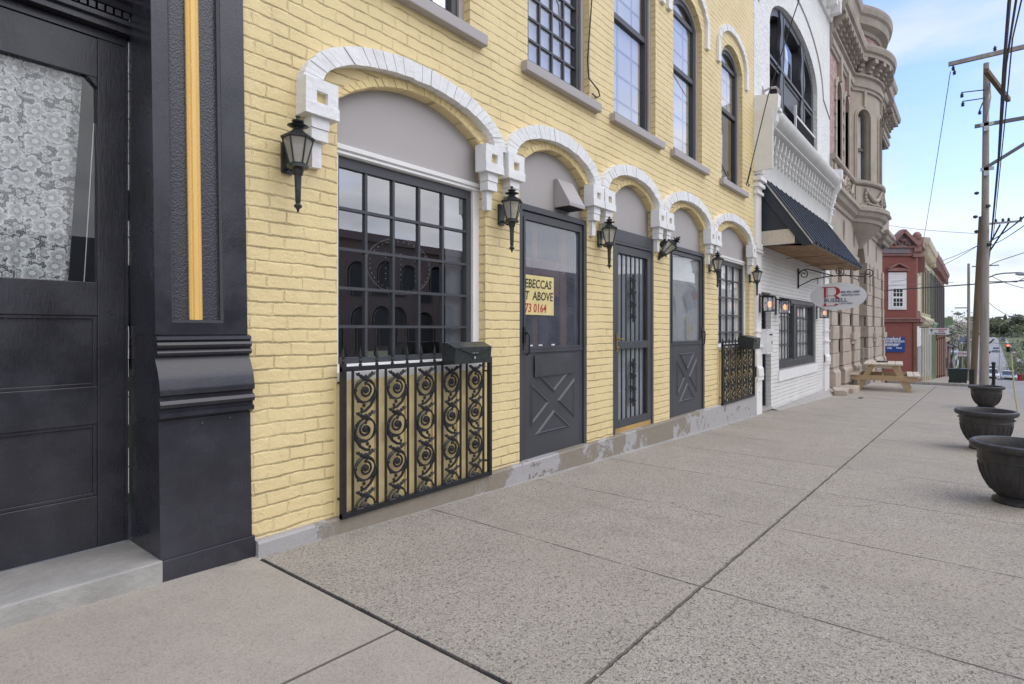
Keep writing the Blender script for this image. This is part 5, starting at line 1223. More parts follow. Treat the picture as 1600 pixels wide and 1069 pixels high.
m.build('dentil_row','stone',sb)
# garlands and frames on the parapet
m=MB()
def garl(fn,u0,u1):
    P=[]
    for i in range(13): t_=i/12; P.append(fn(u0+(u1-u0)*t_,2.80,4.20-.30*math.sin(PI*t_)))
    m.tube(P,[.03+.03*math.sin(PI*i/12) for i in range(13)],8)
    for e in (u0,u1):
        for k in range(5): m.ball(fn(e+.03*math.cos(k*1.3),2.80,4.22-.08*k+.02*math.sin(k)),.05,8)
    for k in range(12): t_=k/11; m.ball(fn(u0+(u1-u0)*t_,2.785,4.19-.30*math.sin(PI*t_)),.035,7)
    m.tube([fn(u0+.1,2.81,3.80),fn((u0+u1)/2,2.81,3.78),fn(u1-.1,2.81,3.80)],.03,6)
garl(bow,-1.25,-.35); m.build('garland','stone_light',sb,smooth=True); m=MB(); garl(bow,-.1,.8)
idf=lambda u,y,z:(u,y,z)
m.build('garland','stone_light',sb,smooth=True); m=MB(); garl(idf,17.2,18.1); m.build('garland','stone_light',sb,smooth=True); m=MB(); garl(idf,18.4,19.3); m.build('garland','stone_light',sb,smooth=True); m=MB(); garl(idf,23.4,24.4)
for fn,us in ((bow,(-1.66,-1.45)),(bow,(-.28,-.16)),(idf,(16.6,16.8)),(idf,(19.45,19.62))): m.add(*(lambda q:(q.v,q.f))(MB().box(us[0],us[1],2.80,2.86,3.76,4.28).map(lambda x,y,z:fn(x,y,z))))
m.build('garland','stone_light',sb,smooth=True)
# corbel under the bow
m=MB(); rings=[]
for s_,z in ((1.,3.24),(.93,3.16),(.72,3.02),(.45,2.86),(.25,2.72),(.10,2.58)):
    rings.append([(21.3+(p[0]-21.3)*s_,2.92+(p[1]-2.92)*s_,z) for p in arcp])
vs=sum(rings,[]); fs=[]
for i in range(len(rings)-1):
    for j in range(20): a=i*21+j; fs.append((a,a+1,a+22,a+21))
m.add(vs,fs); m.build('corbel','stone',sb,smooth=True)
# lower stone front
LO=[(17.15,17.85,-1.9,2.1,.45),(19.10,19.70,-.25,1.9,.35),(20.72,22.55,-2.,1.9,.9),(23.70,24.30,-.25,1.9,.35),(26.1,26.7,-.25,1.9,.35)]
m=MB(); wallband(m,16.42,27.,-2.4,3.3,LO,2.9,.9,'ell'); m.add([(27,2.9,-2.6),(27,9,-2.6),(27,9,9.),(27,2.9,9.)],[(0,1,2,3)]); m.build('lower_wall','stone_light',sb)
m=MB()
for xa,xb,za,zs,ri in LO: m.box(xa-.1,xb+.1,3.55 if xb-xa<1 else 3.75,3.9,za-.3,3.2)
m.build('recess_back','stone_dark',sb)
m=MB()
for xa,xb in ((19.10,19.70),(23.70,24.30),(26.1,26.7)):
    m.box(xa,xb,3.12,3.14,-.25,2.2)
m.build('slot_window','dark_room',sb)
rnd=random.Random(9)
piers=[(16.44,17.15),(17.85,19.10),(19.70,20.72),(22.55,23.70),(24.30,26.1),(26.7,27.0)]
for xa,xb in piers:
    z=2.25; k=0; h=.36; m=MB()
    while z>-1.25:
        e=.0 if k%2 else .055
        if z-h<.0 and z>.0: pass
        pr=.055+rnd.uniform(0,.012)+(.0 if z>.2 else .03)
        m.box(xa-e,xb+e,2.9-pr,2.95,z-h+.012,z)
        if e: m.box(xa-e,xa+.02,2.95,3.3,z-h+.012,z); m.box(xb-.02,xb+e,2.95,3.3,z-h+.012,z)
        z-=h; k+=1
    m.box(xa-.02,xb+.02,2.76,2.95,-1.48,-1.12); m.prism([(2.76,-1.12),(2.95,-1.12),(2.95,-1.0),(2.82,-1.02)],xa-.02,xb+.02,'x'); m.box(xa+.01,xb-.01,2.83,2.95,-2.4,-1.48)
    m.build('quoin_pier','stone_block',sb,bev=.015)
for xa,xb in ((19.10,19.70),(23.70,24.30),(26.1,26.7)): m=MB(); m.box(xa-.14,xb+.14,2.72,2.98,-.30,-.10); m.box(xa-.08,xb+.08,2.78,2.98,-.42,-.30); m.build('window_sill','stone_block',sb,bev=.015)
# stained teardrop recesses and incised lines
m=MB()
for x in (18.45,20.2,23.1,25.2):
    P=[]
    for i in range(20): a=2*PI*i/20; P.append((x+.14*math.sin(a)*(1-.25*math.cos(a)),2.88+.36*math.cos(a)*-1*(1 if math.cos(a)<0 else 1.6)*.62))
    m.prism(P,2.895,2.899)
    P=[(x-.16,2.25),(x-.19,1.9),(x-.12,1.6),(x-.15,1.3),(x+.13,1.25),(x+.17,1.7),(x+.11,2.0),(x+.05,2.28)]
    m.prism(P,2.8440,2.8445)
m.map(lambda x,y,z:(x,y-.0035,z)).build('weather_stain','stone_dark',sb)
m=MB()
for x in (18.45,20.2,23.1,25.2):
    for sg in (-1,1): m.tube([(x+sg*.25,2.895,2.0),(x+sg*.27,2.895,2.45),(x+sg*.55,2.895,2.75)],.012,5)
pass
m=MB()
for k in range(6): m.box(20.72,22.55,2.75+.27*k,3.75,-2.0,-1.62+.16*k)
m.build('entrance_steps','grey_steps',sb,bev=.01)
m=MB(); m.beam((20.95,2.74,-.62),(20.95,3.7,-.20),.03,.03); m.beam((20.95,2.75,-.62),(20.95,2.75,-1.6),.03,.03); m.build('handrail','galvanised',sb)
m=MB(); m.box(17.0,18.0,2.45,2.95,-1.9,-1.52); m.box(16.35,17.1,2.56,2.9,-1.75,-1.50); m.jitter(.03,3); m.build('threshold_stone','stone_block',sb,bev=.02)
tag(MB().ngon([(18.4,1.5,gz(18.4)+.006),(19.0,1.42,gz(19)+.006),(19.05,1.62,gz(19)+.006),(18.45,1.7,gz(18.4)+.006)]).build('mat','rubber') if False else MB().box(20.9,22.4,1.95,2.7,gz(21)-.08,gz(21)+.015).build('door_mat','stone_light',bev=.005),'pale flat mat lying before the stone entrance behind the picnic table','mat')
t=MB(); t.box(15.35,15.62,2.05,2.13,gz(15.4)-.01,gz(15.4)+.006); tag(t.build('metal_cover','rubber'),'small dark metal strip set in the pavement near the stone building','cover')
m=MB()
for dx,s_ in ((0,1),(.18,.7)): m.obox((15.95+dx,2.62-dx*.3,gz(16)+.08*s_),((.9,.3,.2),(-.3,.9,0),(-.2,0,.95)),(.16*s_,.12*s_,.09*s_))
m.jitter(.03,5); tag(m.build('broken_stone','stone_block',bev=.01),'broken tilted stone blocks at the foot of the white pilaster','stone')

# ---------------------------------------------------------------- picnic table
pt=root('picnic_table','pale pine picnic table with attached benches beside the stone building','table',(19.55,2.07,gz(19.55)),None,R(5))
def PT(m,nm,mt): 
    m.map(lambda x,y,z:(x,y,z-(gz(19.1)-gz(19.9))*0)); o=m.build(nm,mt,pt,True,bev=.004); return o
Lh=.92
m=MB()
for k in range(5): y=-.37+.185*k-.0; m.box(-Lh,Lh,y-.088+.0,y+.088-.0,.745,.785)
m.box(-.82,-.78,-.40,.40,.655,.745); m.box(.78,.82,-.40,.40,.655,.745); PT(m,'table_top','pine_top')
for s_ in (-1,1):
    m=MB()
    for k in range(2): y=s_*(.625+.15*k)-s_*.0; m.box(-Lh,Lh,y-.070,y+.070,.445,.485)
    PT(m,'bench_seat','pine_top')
for x in (-.80,.80):
    m=MB(); x_=x-.04*(1 if x<0 else -1)
    m.beam((x_,-.80,.385),(x_,.80,.385),.04,.14); PT(m,'cross_brace','pine')
    for s_ in (-1,1):
        m=MB(); m.beam((x,s_*.26,.745),(x,s_*.62,-.02),.045,.14,(1,0,0)); 
        m=MB(); d=Vector((0,s_*.36,-.765)).normalized(); sd_=Vector((0,d.z,-d.y)); m.obox((x,s_*.44,.3625),(d,Vector((1,0,0)),sd_),(.42,.022,.07)); PT(m,'leg','pine')
    m=MB(); m.beam((x_,.0,.40),(x*.35,0,.74),.04,.09); PT(m,'diagonal_brace','pine')
m=MB(); m.box(19.45,19.75,1.98,2.24,gz(19.55)+.787,gz(19.55)+.815); tag(m.build('tray','rubber'),'flat black tray lying on the picnic table','tray')

# ---------------------------------------------------------------- planters
def planter_proto():
    t=root('planter','x','planter',(0,0,0),'big round resin planters along the kerb')
    H=.43; rr=.285
    def wob(a,z): return 1+(.006*math.cos(a*28) if .10<z<.27 else 0)
    prof=[(0,.0),(.155,0),(.165,.012),(.162,.028),(.138,.040),(.130,.050),(.150,.062),(.185,.10),(.212,.15),(.232,.20),(.244,.25),(.250,.285),(.256,.290),(.256,.300),(.252,.305),(.255,.345),(.262,.355),(.285,.362),(.300,.375),(.305,.392),(.300,.408),(.285,.416),(.268,.414),(.258,.402),(.245,.36),(.235,.27),(.19,.16),(0,.15)]
    m=MB(); m.lathe((0,0,0),prof,112,wob=wob); m.build('bowl','planter',t,True,smooth=True)
    m=MB()
    for k in range(28):
        a=2*PI*k/28; P=[]
        for z,r in ((.272,.2455),(.25,.243),(.20,.232),(.15,.212),(.11,.190),(.085,.174)): P.append(((r+.001)*math.cos(a),(r+.001)*math.sin(a),z))
        m.tube(P,[.0065,.008,.008,.007,.005,.003],6)
    m.build('fluting','planter',t,True,smooth=True)
    m=MB(); 
    for s_ in (-1,1):
        a=PI*.5*(1-s_)+.9; 
        for k in range(3): m.ball((.262*math.cos(a+.06*(k-1)),.262*math.sin(a+.06*(k-1)),.325),.014,8,(1,1,.6))
    m.build('rim_ornament','planter',t,True,smooth=True)
    return t
pl=planter_proto()
def gpt(x,y):
    a,b,c=ray(x,y); k=1.124/(-c-.031*a); return a*k,b*k
pl.scale=(.97,.97,1.10); pl.location=(5.7,-.25,gz(5.7)); pl['label']='dark round resin planter nearest the camera, cut by the frame edge'
dup(pl,(8.62,-.09,gz(8.62)),.5,'dark round resin planter in the middle of the three')
dup(pl,(14.9,-.16,gz(14.9)),1.3,'dark round resin planter farthest away, in front of the wooden utility pole')
# ---------------------------------------------------------------- corner building of red brick across the side street
def rowpt(px,Y=2.9): a,b,c=ray(px,515); return a/b*Y
rb=root('red_corner_building','red painted brick corner building with pedimented cornice and white boarded window','building',(44,3.5,gz(44)))
C0=Vector((43.9,2.9)); cd=Vector((-SS,CC)); cn=Vector((-CC,-SS))      # chamfered face runs along cd, faces cn
def ch(u,o,z): p=C0+cd*u+cn*o; return (p.x,p.y,z)
def chbox(m,u0,u1,o0,o1,z0,z1): m.add(*(lambda q:(q.v,q.f))(MB().box(u0,u1,o0,o1,z0,z1).map(ch)))
ZB=gz(44)-.6; FW=43.9*CC+2.9*SS
def zy(y): return (515-y)/893.*FW
m=MB(); chbox(m,0,4.,-4,0,zy(500),zy(395)); m.prism([(43.9,2.9),(46.6,2.9),(46.6,12),(38,12),(40.8,5.9)],ZB,zy(395),'z')
m.v=[];m.f=[]
m.add([ch(0,0,ZB),ch(4,0,ZB),ch(4,0,zy(392)),ch(0,0,zy(392)),(47.2,2.9,ZB),(47.2,2.9,zy(392)),(47.2,14,ZB),(47.2,14,zy(392)),(38.5,14,ZB),(38.5,14,zy(392))],[(0,1,2,3),(0,3,5,4),(4,5,7,6),(1,8,9,2),(3,2,9,7,5)])
m.build('brick_wall','red_brick',rb)
m=MB(); chbox(m,-.05,3.9,0,.12,zy(503),zy(497)); chbox(m,-.1,3.9,0,.22,zy(499),zy(496.5)); m.box(43.9,47.2,2.7,2.9,zy(503),zy(496.5)); m.build('belt_course','maroon_trim',rb)
m=MB(); chbox(m,.0,3.6,0,.10,zy(400),zy(391)); chbox(m,.1,3.6,.08,.14,zy(396),zy(386)); m.build('frieze','maroon_trim',rb)
m=MB(); chbox(m,.55,2.2,.14,.17,zy(396),zy(389)); m.build('frieze_panel','mauve_grey',rb)
pu=lambda px: (1432-px)/893.*FW*1.0
m=MB(); P=[(pu(1428),zy(386)),(pu(1385),zy(386)),(pu(1407),zy(363))]
m.add(*(lambda q:(q.v,q.f))(MB().prism(P,.02,.12).map(ch))); m.build('pediment','mauve_grey',rb)
m=MB()
for a,b in (((pu(1430),zy(384.5)),(pu(1407),zy(361.5))),((pu(1383),zy(384.5)),(pu(1407),zy(361.5)))):
    m.beam(ch(a[0],.18,a[1]),ch(b[0],.18,b[1]),.42,.20)
chbox(m,pu(1431),pu(1381),0,.28,zy(388),zy(386))
m.build('pediment_moulding','maroon_trim',rb)
m=MB(); m.lathe(ch(pu(1407),.16,zy(378)),[(0,0),(.2,.02),(.2,.1),(0,.12)],12); 
for k in range(7): m.ball(ch(pu(1407)+.22*(k-3),.13,zy(382)-(abs(k-3)-1.5)*.10),.12,8,(1,1,.8))
m.build('pediment_carving','maroon_trim',rb)
m=MB()
for u in (-.12,1.98+.0): pass
for u in (.08,):
    for k,(z0,z1,o) in enumerate(((zy(402),zy(394),.16),(zy(394),zy(384),.26),(zy(384),zy(372),.3))): chbox(m,u-.26,u+.24,0,o,z0,z1)
    m.ball(ch(u,.15,zy(370.5)),.26,10,(1,1,1.2))
m.build('corner_bracket','maroon_trim',rb)
m=MB(); u0,u1=pu(1415.5),pu(1387.5); chbox(m,u0,u1,0,.05,zy(484),zy(426)); wn=m.build('white_board','white_trim',rb)
m=MB(); k=0
z=zy(484)
while z<zy(428): chbox(m,u0+.03,u1-.03,.05,.058,z,z+.012); z+=.13
m.build('board_lines','grey_trim',wn)
m=MB(); a,b=pu(1409),pu(1394); chbox(m,a-.06,b+.06,.05,.09,zy(481),zy(449)); sf=m.build('sash_frame','white_trim',wn)
m=MB()
for z0,z1 in ((zy(479),zy(466)),(zy(464),zy(451))):
    for i in range(3):
        for j in range(2):
            w_=(b-a)/3; h=(z1-z0)/2; chbox(m,a+w_*i+.02,a+w_*(i+1)-.02,.09,.096,z0+h*j+.02,z0+h*(j+1)-.02)
m.build('panes','dark_room',sf)
m=MB(); chbox(m,pu(1418),pu(1385),0,.16,zy(424),zy(419)); 
for s_ in (-1,1): m.beam(ch(pu(1401.5)+s_*.0,.14,zy(412)),ch(pu(1401.5)+s_*.62,.14,zy(419.5)),.2,.09)
m.build('window_hood','maroon_trim',rb)
m=MB(); chbox(m,pu(1431.5),pu(1426),0,.06,ZB,zy(503)); m.build('corner_board','brown_wood',rb)
t=root('blue_sign','blue construction company sign with white lettering on the red brick wall','sign',ch(1.3,.06,zy(540)))
m=MB(); chbox(m,pu(1413),pu(1378),.005,.06,zy(550),zy(527)); bd_=m.build('sign_board','sign_blue',t)
def chtext(s_,size,px,py,mat,sx=1.): 
    return text(s_,size,'lettering',mat,ch(pu(px),.066,zy(py)),(PI/2,0,math.atan2(-cd.y,-cd.x)),bd_,.003,bold=.004,sx=sx)
chtext('Rowland',.30,1379.8,531.5,'sign_white'); chtext('Construction',.26,1377,535.2,'sign_white'); chtext('859-337-0609',.17,1378.5,541.0,'sign_white')
m=MB(); chbox(m,pu(1405.5),pu(1377.5),.06,.064,zy(538.1),zy(537)); m.build('underline','sign_white',bd_)
chtext('Family',.13,1385,544.8,'sign_white',.9); chtext('Owned',.13,1399,544.8,'sign_white',.9)
# shops stepping down the street in the same row
def shopfront(x0,x1,name,label,wallmat,trim,ztop,zmid,cor,win,nwin,low):
    t=root(name,label,'building',((x0+x1)/2,3.2,gz((x0+x1)/2))); zb=gz(x1)-.6
    m=MB(); m.box(x0,x1,2.9,9,zb,ztop); m.build('wall',wallmat,t)
    m=MB(); m.prism([(2.9,ztop-.7),(2.75,ztop-.65),(2.72,ztop-.2),(2.45,ztop),(2.38,ztop+.25),(2.38,ztop+.4),(2.9,ztop+.5)],x0,x1,'x')
    k=int((x1-x0)/.9)
    for i in range(k+1): x=x0+.15+(x1-x0-.3)*i/max(1,k); m.box(x-.12,x+.12,2.5,2.75,ztop-.75,ztop+.05)
    m.build('cornice',cor,t)
    m=MB(); m.prism([(2.9,zmid-.25),(2.75,zmid-.2),(2.62,zmid+.1),(2.62,zmid+.2),(2.9,zmid+.35)],x0,x1,'x'); m.build('shop_cornice',trim,t)
    w_=(x1-x0)/nwin
    for i in range(nwin):
        a=x0+w_*i+w_*.22; b=a+w_*.56; m=MB(); m.box(a-.1,b+.1,2.84,2.9,zmid+.5,ztop-1.1); wn=m.build('window',win,t); MB().box(a,b,2.825,2.84,zmid+.6,ztop-1.25).build('pane','dark_room',wn)
    for i in range(nwin+1):
        x=x0+(x1-x0)*i/nwin; m=MB(); m.box(max(x0,x-.18),min(x1,x+.18),2.78,2.9,zb,zmid-.25); m.build('pier',trim,t)
    for i in range(nwin):
        a=x0+w_*i+.2; b=x0+w_*(i+1)-.2; m=MB(); m.box(a,b,2.84,2.9,gz(b)+.3,zmid-.4); m.build('shop_window',low,t)
    return t
XA,XB_,XC=47.25,60.,84.
shopfront(47.25,57.5,'cream_shop','cream painted shop with tall narrow windows next to the red corner building','cream_paint','cream_paint',5.75,.55,'cream_paint','cream_paint',4,'grey_blind')
shopfront(57.55,63.,'green_trimmed_shop','narrow cream shop with green window frames and red-brown cornice','cream_paint','green_paint',5.9,.35,'maroon_trim','green_paint',3,'brown_wood')
shopfront(63.05,84.,'brown_brick_building','brown brick building with bracketed cornice at the end of the row','brown_brick','brown_wood',6.0,-.6,'maroon_trim','brown_brick',5,'brown_wood')
m=MB(); m.box(43.95,47.15,2.86,2.9,-1.1,.2); tag(m.build('white_boarding','white_trim',rb))
m=MB(); m.box(44.05,47.0,2.85,2.9,-3.2,-1.15); m.build('shop_window','grey_blind',rb)
m=MB(); m.box(43.92,47.2,2.8,2.9,4.7,5.3); m.box(43.92,47.2,2.62,2.9,5.3,5.8); m.box(45.2,45.7,2.55,2.9,3.7,4.7); m.build('side_cornice','maroon_trim',rb)
m=MB(); m.box(44.4,46.7,2.87,2.9,1.2,3.6); m.build('side_window','cream_paint',rb)
# hanging shop sign
def px3(px,py,X): v=onX(px,py,X); return v
SX=45.5
a=px3(1451.5,512.7,SX); b=px3(1483,522.8,SX)
t=root('hanging_shop_sign','white shop sign with green palm tree and red lettering projecting over the lower pavement','sign',(SX,(a.y+b.y)/2,(a.z+b.z)/2))
m=MB(); m.box(SX-.04,SX+.04,b.y,a.y,b.z,a.z); bd_=m.build('sign_board','sign_white',t)
def sgt(s_,size,u,v,mat): text(s_,size,'lettering',mat,(SX-.05,a.y-u,a.z-v),(PI/2,0,-PI/2),bd_,.003,bold=.004)
HW=a.y-b.y; HH=a.z-b.z
sgt('LA HAVANA',HW*.115,HW*.28,HH*.30,'sign_red'); sgt('PIZZA',HW*.115,HW*.47,HH*.60,'sign_red'); sgt('859-556-0606',HW*.10,HW*.27,HH*.90,'ink_black')
m=MB()
for k in range(7): an=PI*k/6; m.beam((SX-.048,a.y-HW*.14,a.z-HH*.35),(SX-.048,a.y-HW*.14-HW*.09*math.cos(an),a.z-HH*.4+HH*.25*math.sin(an)),.02,.05,(1,0,0))
m.beam((SX-.048,a.y-HW*.14,a.z-HH*.35),(SX-.048,a.y-HW*.14,a.z-HH*.9),.02,.035,(1,0,0)); m.build('palm_emblem','ink_green',bd_)
m=MB(); m.tube([(SX,a.y,a.z+.05),(SX,2.9,a.z+.05)],.03,6); m.tube([(SX,a.y-.3,a.z),(SX,2.9,a.z+.9)],.015,5); m.build('bracket','iron',t)
# ---------------------------------------------------------------- far buildings down the street
def farhouse(name,label,x0,x1,y0,y1,h,wall,roofm,flat=False,win='dark_room',zb=None,brk=None):
    zb=gz((x0+x1)/2) if zb is None else zb
    t=root(name,label,'building',((x0+x1)/2,(y0+y1)/2,zb)); m=MB(); m.box(x0,x1,y0,y1,zb-1.5,zb+h); m.build('wall',wall,t)
    if flat: MB().box(x0-.3,x1+.3,y0-.3,y1+.3,zb+h,zb+h+.5).build('roof',roofm,t)
    else: MB().prism([(y0-.4,zb+h),(y1+.4,zb+h),((y0+y1)/2,zb+h+(y1-y0)*.32)],x0-.4,x1+.4,'x').build('roof',roofm,t)
    nf=max(1,int(h//3)); 
    for f in range(nf):
        ny_=max(1,int((y1-y0)//2.6))
        for k in range(ny_):
            yc=y0+(y1-y0)*(k+.5)/ny_; m=MB(); m.box(x0-.06,x0,yc-.5,yc+.5,zb+1.0+3*f,zb+2.5+3*f); m.build('window',win,t)
        nx_=max(1,int((x1-x0)//3.5)); yy=y0-.06 if y0>-5 else y1+.0
        for k in range(nx_):
            xc=x0+(x1-x0)*(k+.5)/nx_; m=MB(); m.box(xc-.5,xc+.5,yy,yy+.06,zb+1.0+3*f,zb+2.5+3*f); m.build('window',win,t)
    return t
M['roof_dark']=plain('roof_dark',(.07,.07,.075),.8,bd=0); M['tan_wall']=plain('tan_wall',(.33,.28,.20),.8,bd=0)
M['pale_wall']=plain('pale_wall',(.55,.57,.58),.8,bd=0); M['blue_wall']=plain('blue_wall',(.22,.28,.40),.8,bd=0)
farhouse('low_brick_shop','low red brick shop with flat roof beyond the brown building',92,106,3.3,9.,4.9,'dark_brick','tan_wall',True)
MB().box(91.7,91.99,4.0,5.6,gz(92)+.2,gz(92)+2.8).build('shutter','grey_trim',[o for o in COL.objects if o.name=='low_brick_shop'][0])
farhouse('brick_house','small red brick house partly hidden by the wooden poles',112,122,3.3,7.,5.0,'dark_brick','roof_dark')
farhouse('blue_house','pale blue house behind the roadside signs',126,138,4.2,8.2,5.2,'blue_wall','pale_wall')
farhouse('pale_roadside_shop','pale low roadside shop by the far left kerb',142,154,3.2,8.,3.6,'pale_wall','slate_blue',True)
farhouse('white_roadside_house','white roadside house on the far left of the road',166,178,3.3,7.5,4.,'pale_wall','roof_dark')
h1=farhouse('white_porch_house','white two-storey house right of the far road',150,160,-16.5,-8.9,5.9,'pale_wall','pale_wall',True)
farhouse('white_gabled_house','white gabled house beyond the two-storey one',178,190,-20,-11.8,4.2,'pale_wall','roof_dark')
farhouse('long_pale_shed','long pale shed near the top of the far hill',285,300,-34,-14.5,4.0,'pale_wall','pale_wall',True)
farhouse('grey_hilltop_house','small grey house near the hilltop on the right',235,245,-22,-14,4.0,'slate_blue','roof_dark')
farhouse('hilltop_store','pale hilltop store at the end of the road',452,460,-3.5,12,3.4,'pale_wall','pale_wall',True)
# roadside signs
t=root('green_awning_post','tall pale blue-green sign post standing beyond the brown brick building','post',(88,2.6,gz(88)))
v=onX(1474.5,515,88.); m=MB(); m.box(87.8,88.2,v.y-.2,v.y+.2,gz(88)-.3,gz(88)+6.1); m.build('post','slate_blue',t); m=MB(); m.box(87.7,88.3,v.y-.9,v.y+.3,gz(88)+6.3,gz(88)+7.2); m.box(87.9,88.1,v.y-.1,v.y+.1,gz(88)+6,gz(88)+6.4); m.build('canopy','green_paint',t)
t=root('roadside_sign','small white roadside sign with red lettering left of the brown pole','sign',(118,1.8,gz(118)))
a=onX(1496,549,118.); b=onX(1515,557,118.); m=MB(); m.box(117.9,118.1,b.y,a.y,b.z,a.z); bd_=m.build('sign_board','sign_white',t); m=MB(); m.box(117.95,118.05,(a.y+b.y)/2-.06,(a.y+b.y)/2+.06,gz(118),b.z); m.build('post','wire_grey',t)
text('STORAGE',.42,'lettering','sign_red',(117.88,a.y-.1,a.z-.5),(PI/2,0,-PI/2),bd_,.003,bold=.01,sx=.8)
t=root('pole_sign','tall blue-white pole sign behind the roadside signs','sign',(124,2.2,gz(124))); a=onX(1496,527,124.); b=onX(1508,536,124.); m=MB(); m.box(123.9,124.1,b.y,a.y,b.z,a.z); m.build('sign_board','blue_wall',t); m=MB(); m.box(123.95,124.05,(a.y+b.y)/2-.08,(a.y+b.y)/2+.08,gz(124),b.z); m.build('post','wire_grey',t)
# ---------------------------------------------------------------- cars
def make_car(body='car_silver'):
    t=root('car','x','car',(0,0,0),'cars on the far street')   # nose towards -x
    m=MB(); P=[(-2.2,.35),(-2.25,.62),(-2.1,.82),(-1.2,.98),(1.7,1.02),(2.2,.95),(2.25,.5),(2.15,.3),(-2.1,.26)]
    m.prism(P,-.88,.88); m.build('body',body,t,True,bev=.06,smooth=True)
    m=MB(); m.add([(-1.3,-.80,.97),(-.55,-.62,1.43),(.9,-.62,1.45),(1.7,-.78,1.0),(-1.3,.80,.97),(-.55,.62,1.43),(.9,.62,1.45),(1.7,.78,1.0)],[(0,1,2,3),(4,7,6,5),(0,4,5,1),(2,6,7,3)]); m.build('windows','car_dark',t,True)
    m=MB(); m.box(-.56,.92,-.63,.63,1.43,1.475); m.build('roof_panel',body,t,True,bev=.02)
    m=MB(); m.box(-2.27,-2.2,-.55,.55,.34,.58); m.build('grille','rubber',t,True)
    for s_ in (-1,1):
        MB().box(-2.262,-2.14,s_*.72-.14,s_*.72+.14,.62,.76).build('headlight','sign_white',t,True)
        MB().box(2.2,2.262,s_*.72-.14,s_*.72+.14,.66,.82).build('tail_light','sign_red',t,True)
        for x in (-1.4,1.4):
            m=MB(); m.tube([(x,s_*.70,.33),(x,s_*.89,.33)],.33,18); wq=m.build('wheel','rubber',t,True); m=MB(); m.tube([(x,s_*.89,.33),(x,s_*.905,.33)],.2,12); m.build('rim','galvanised',wq,True)
    return t
car=make_car(); v=onX(1576,515,112.); car.location=(112,v.y,gz(112)-.15); car['label']='silver car driving towards the camera in the near lane'
def carpaint(c,mat): 
    for ch_ in c.children:
        if ch_.name.split('.')[0] in ('body','roof_panel'): ch_.data=ch_.data.copy(); ch_.data.materials[0]=M[mat]
v=onX(1547,515,100.); c2=dup(car,(98,v.y,gz(98)-.15),0,'white car parked behind the wooden utility pole'); carpaint(c2,'car_white')
v=onX(1556,515,235.); c3=dup(car,(235,v.y,gz(235)-.15),0,'small distant car halfway up the far hill')
v=onX(1545.5,515,165.); c4=dup(car,(150,v.y,gz(150)-.15),0,'dark car following partly hidden by the utility pole'); carpaint(c4,'car_dark')
v=onX(1563,515,330.); c5=dup(car,(335,v.y-1,gz(335)-.15),0,'dark car parked near the hilltop'); carpaint(c5,'car_dark')
c6=dup(car,(1.6,-2.9,gz(2)-.15),0,'dark car parked at the near kerb, seen only in window reflections',group='cars parked at the near kerb'); carpaint(c6,'car_dark')
# ---------------------------------------------------------------- utility poles and wires
def catenary(a,b,sag,n=16):
    a,b=Vector(a),Vector(b); return [a.lerp(b,i/n)-Vector((0,0,sag*4*(i/n)*(1-i/n))) for i in range(n+1)]
PXX=22.6; pb=onX(1537.5,600,PXX); ptp=onX(1541,99,PXX)
up=root('utility_pole','tall grey weathered wooden utility pole with crossarms behind the planters','utility pole',(PXX,pb.y,gz(PXX)))
m=MB(); m.tube([(PXX,pb.y,gz(PXX)-.1),(PXX,(pb.y*.6+ptp.y*.4),1.8),(PXX,ptp.y,ptp.z)],[.120,.104,.070],16); m.build('pole','pole_wood',up,smooth=True)
al=onX(1482,106,PXX); 
m=MB(); m.beam((PXX-.12,al.y,al.z+.06),(PXX-.12,-2.7,al.z+.06),.10,.12,(0,0,1)); m.build('top_crossarm','pole_wood',up)
m=MB(); m.beam((PXX-1.05,ptp.y+.02,7.52),(PXX+1.2,ptp.y-.55,7.22),.11,.13); m.build('lower_crossarm','pole_brown',up)
a=onX(1528,192,PXX); m=MB(); m.beam((PXX-.14,a.y+.08,6.2),(PXX-.14,-2.9,6.2),.09,.10); m.beam((PXX-.14,pb.y+.03,4.85),(PXX-.14,-2.2,6.12),.07,.09); m.build('steel_arm','wire_grey',up)
m=MB()
for z in (6.2,4.85): m.box(PXX-.19,PXX-.14,ptp.y-.18,ptp.y+.14,z-.05,z+.05); m.box(PXX-.19,PXX-.14,ptp.y-.06,ptp.y+.06,z-.2,z+.05)
m.build('clamp','galvanised',up)
m=MB()
def insul(p): m.lathe(p,[(0,0),(.035,.0),(.05,.03),(.03,.05),(.05,.08),(.03,.10),(.02,.14),(0,.15)],8)
insul((PXX-.12,al.y-.12,al.z-.16)); insul((PXX-.12,al.y-.15,al.z-.30)); insul((PXX-.12,ptp.y-.2,al.z+.15)); 
for s_,zz in ((-.55,7.1),(-.5,6.85),(.5,6.95),(.9,6.9)): insul((PXX+s_*1.5,ptp.y+.35-s_*.4,zz-.15)); m.tube([(PXX,ptp.y,zz+.2),(PXX+s_*1.5,ptp.y+.35-s_*.4,zz)],.018,5)
for px_,py_ in ((1526,302),(1524,339),(1526,362),(1544,322),(1546,382)): q=onX(px_,py_,PXX-.1); m.ball(q,.07,7,(1,1,.8))
m.build('insulators','lamp_metal',up)
m=MB(); m.tube([(PXX-.17,ptp.y-.05,7.8),(PXX-.18,ptp.y-.1,7.0),(PXX-.16,ptp.y-.02,6.3)],.022,6); m.build('conduit','galvanised',up)
t=root('brown_pole','leaning brown wooden pole just behind the tall grey utility pole','utility pole',(30,.3,gz(30)))
a=onX(1519,600,30.); b=onX(1534,350,30.); m=MB(); m.tube([(30,a.y,gz(30)-.8),(30,(a.y+b.y)/2,(gz(30)+b.z)/2),(30,b.y,b.z+.3)],[.115,.11,.10],14); m.build('pole','pole_brown',t,smooth=True)
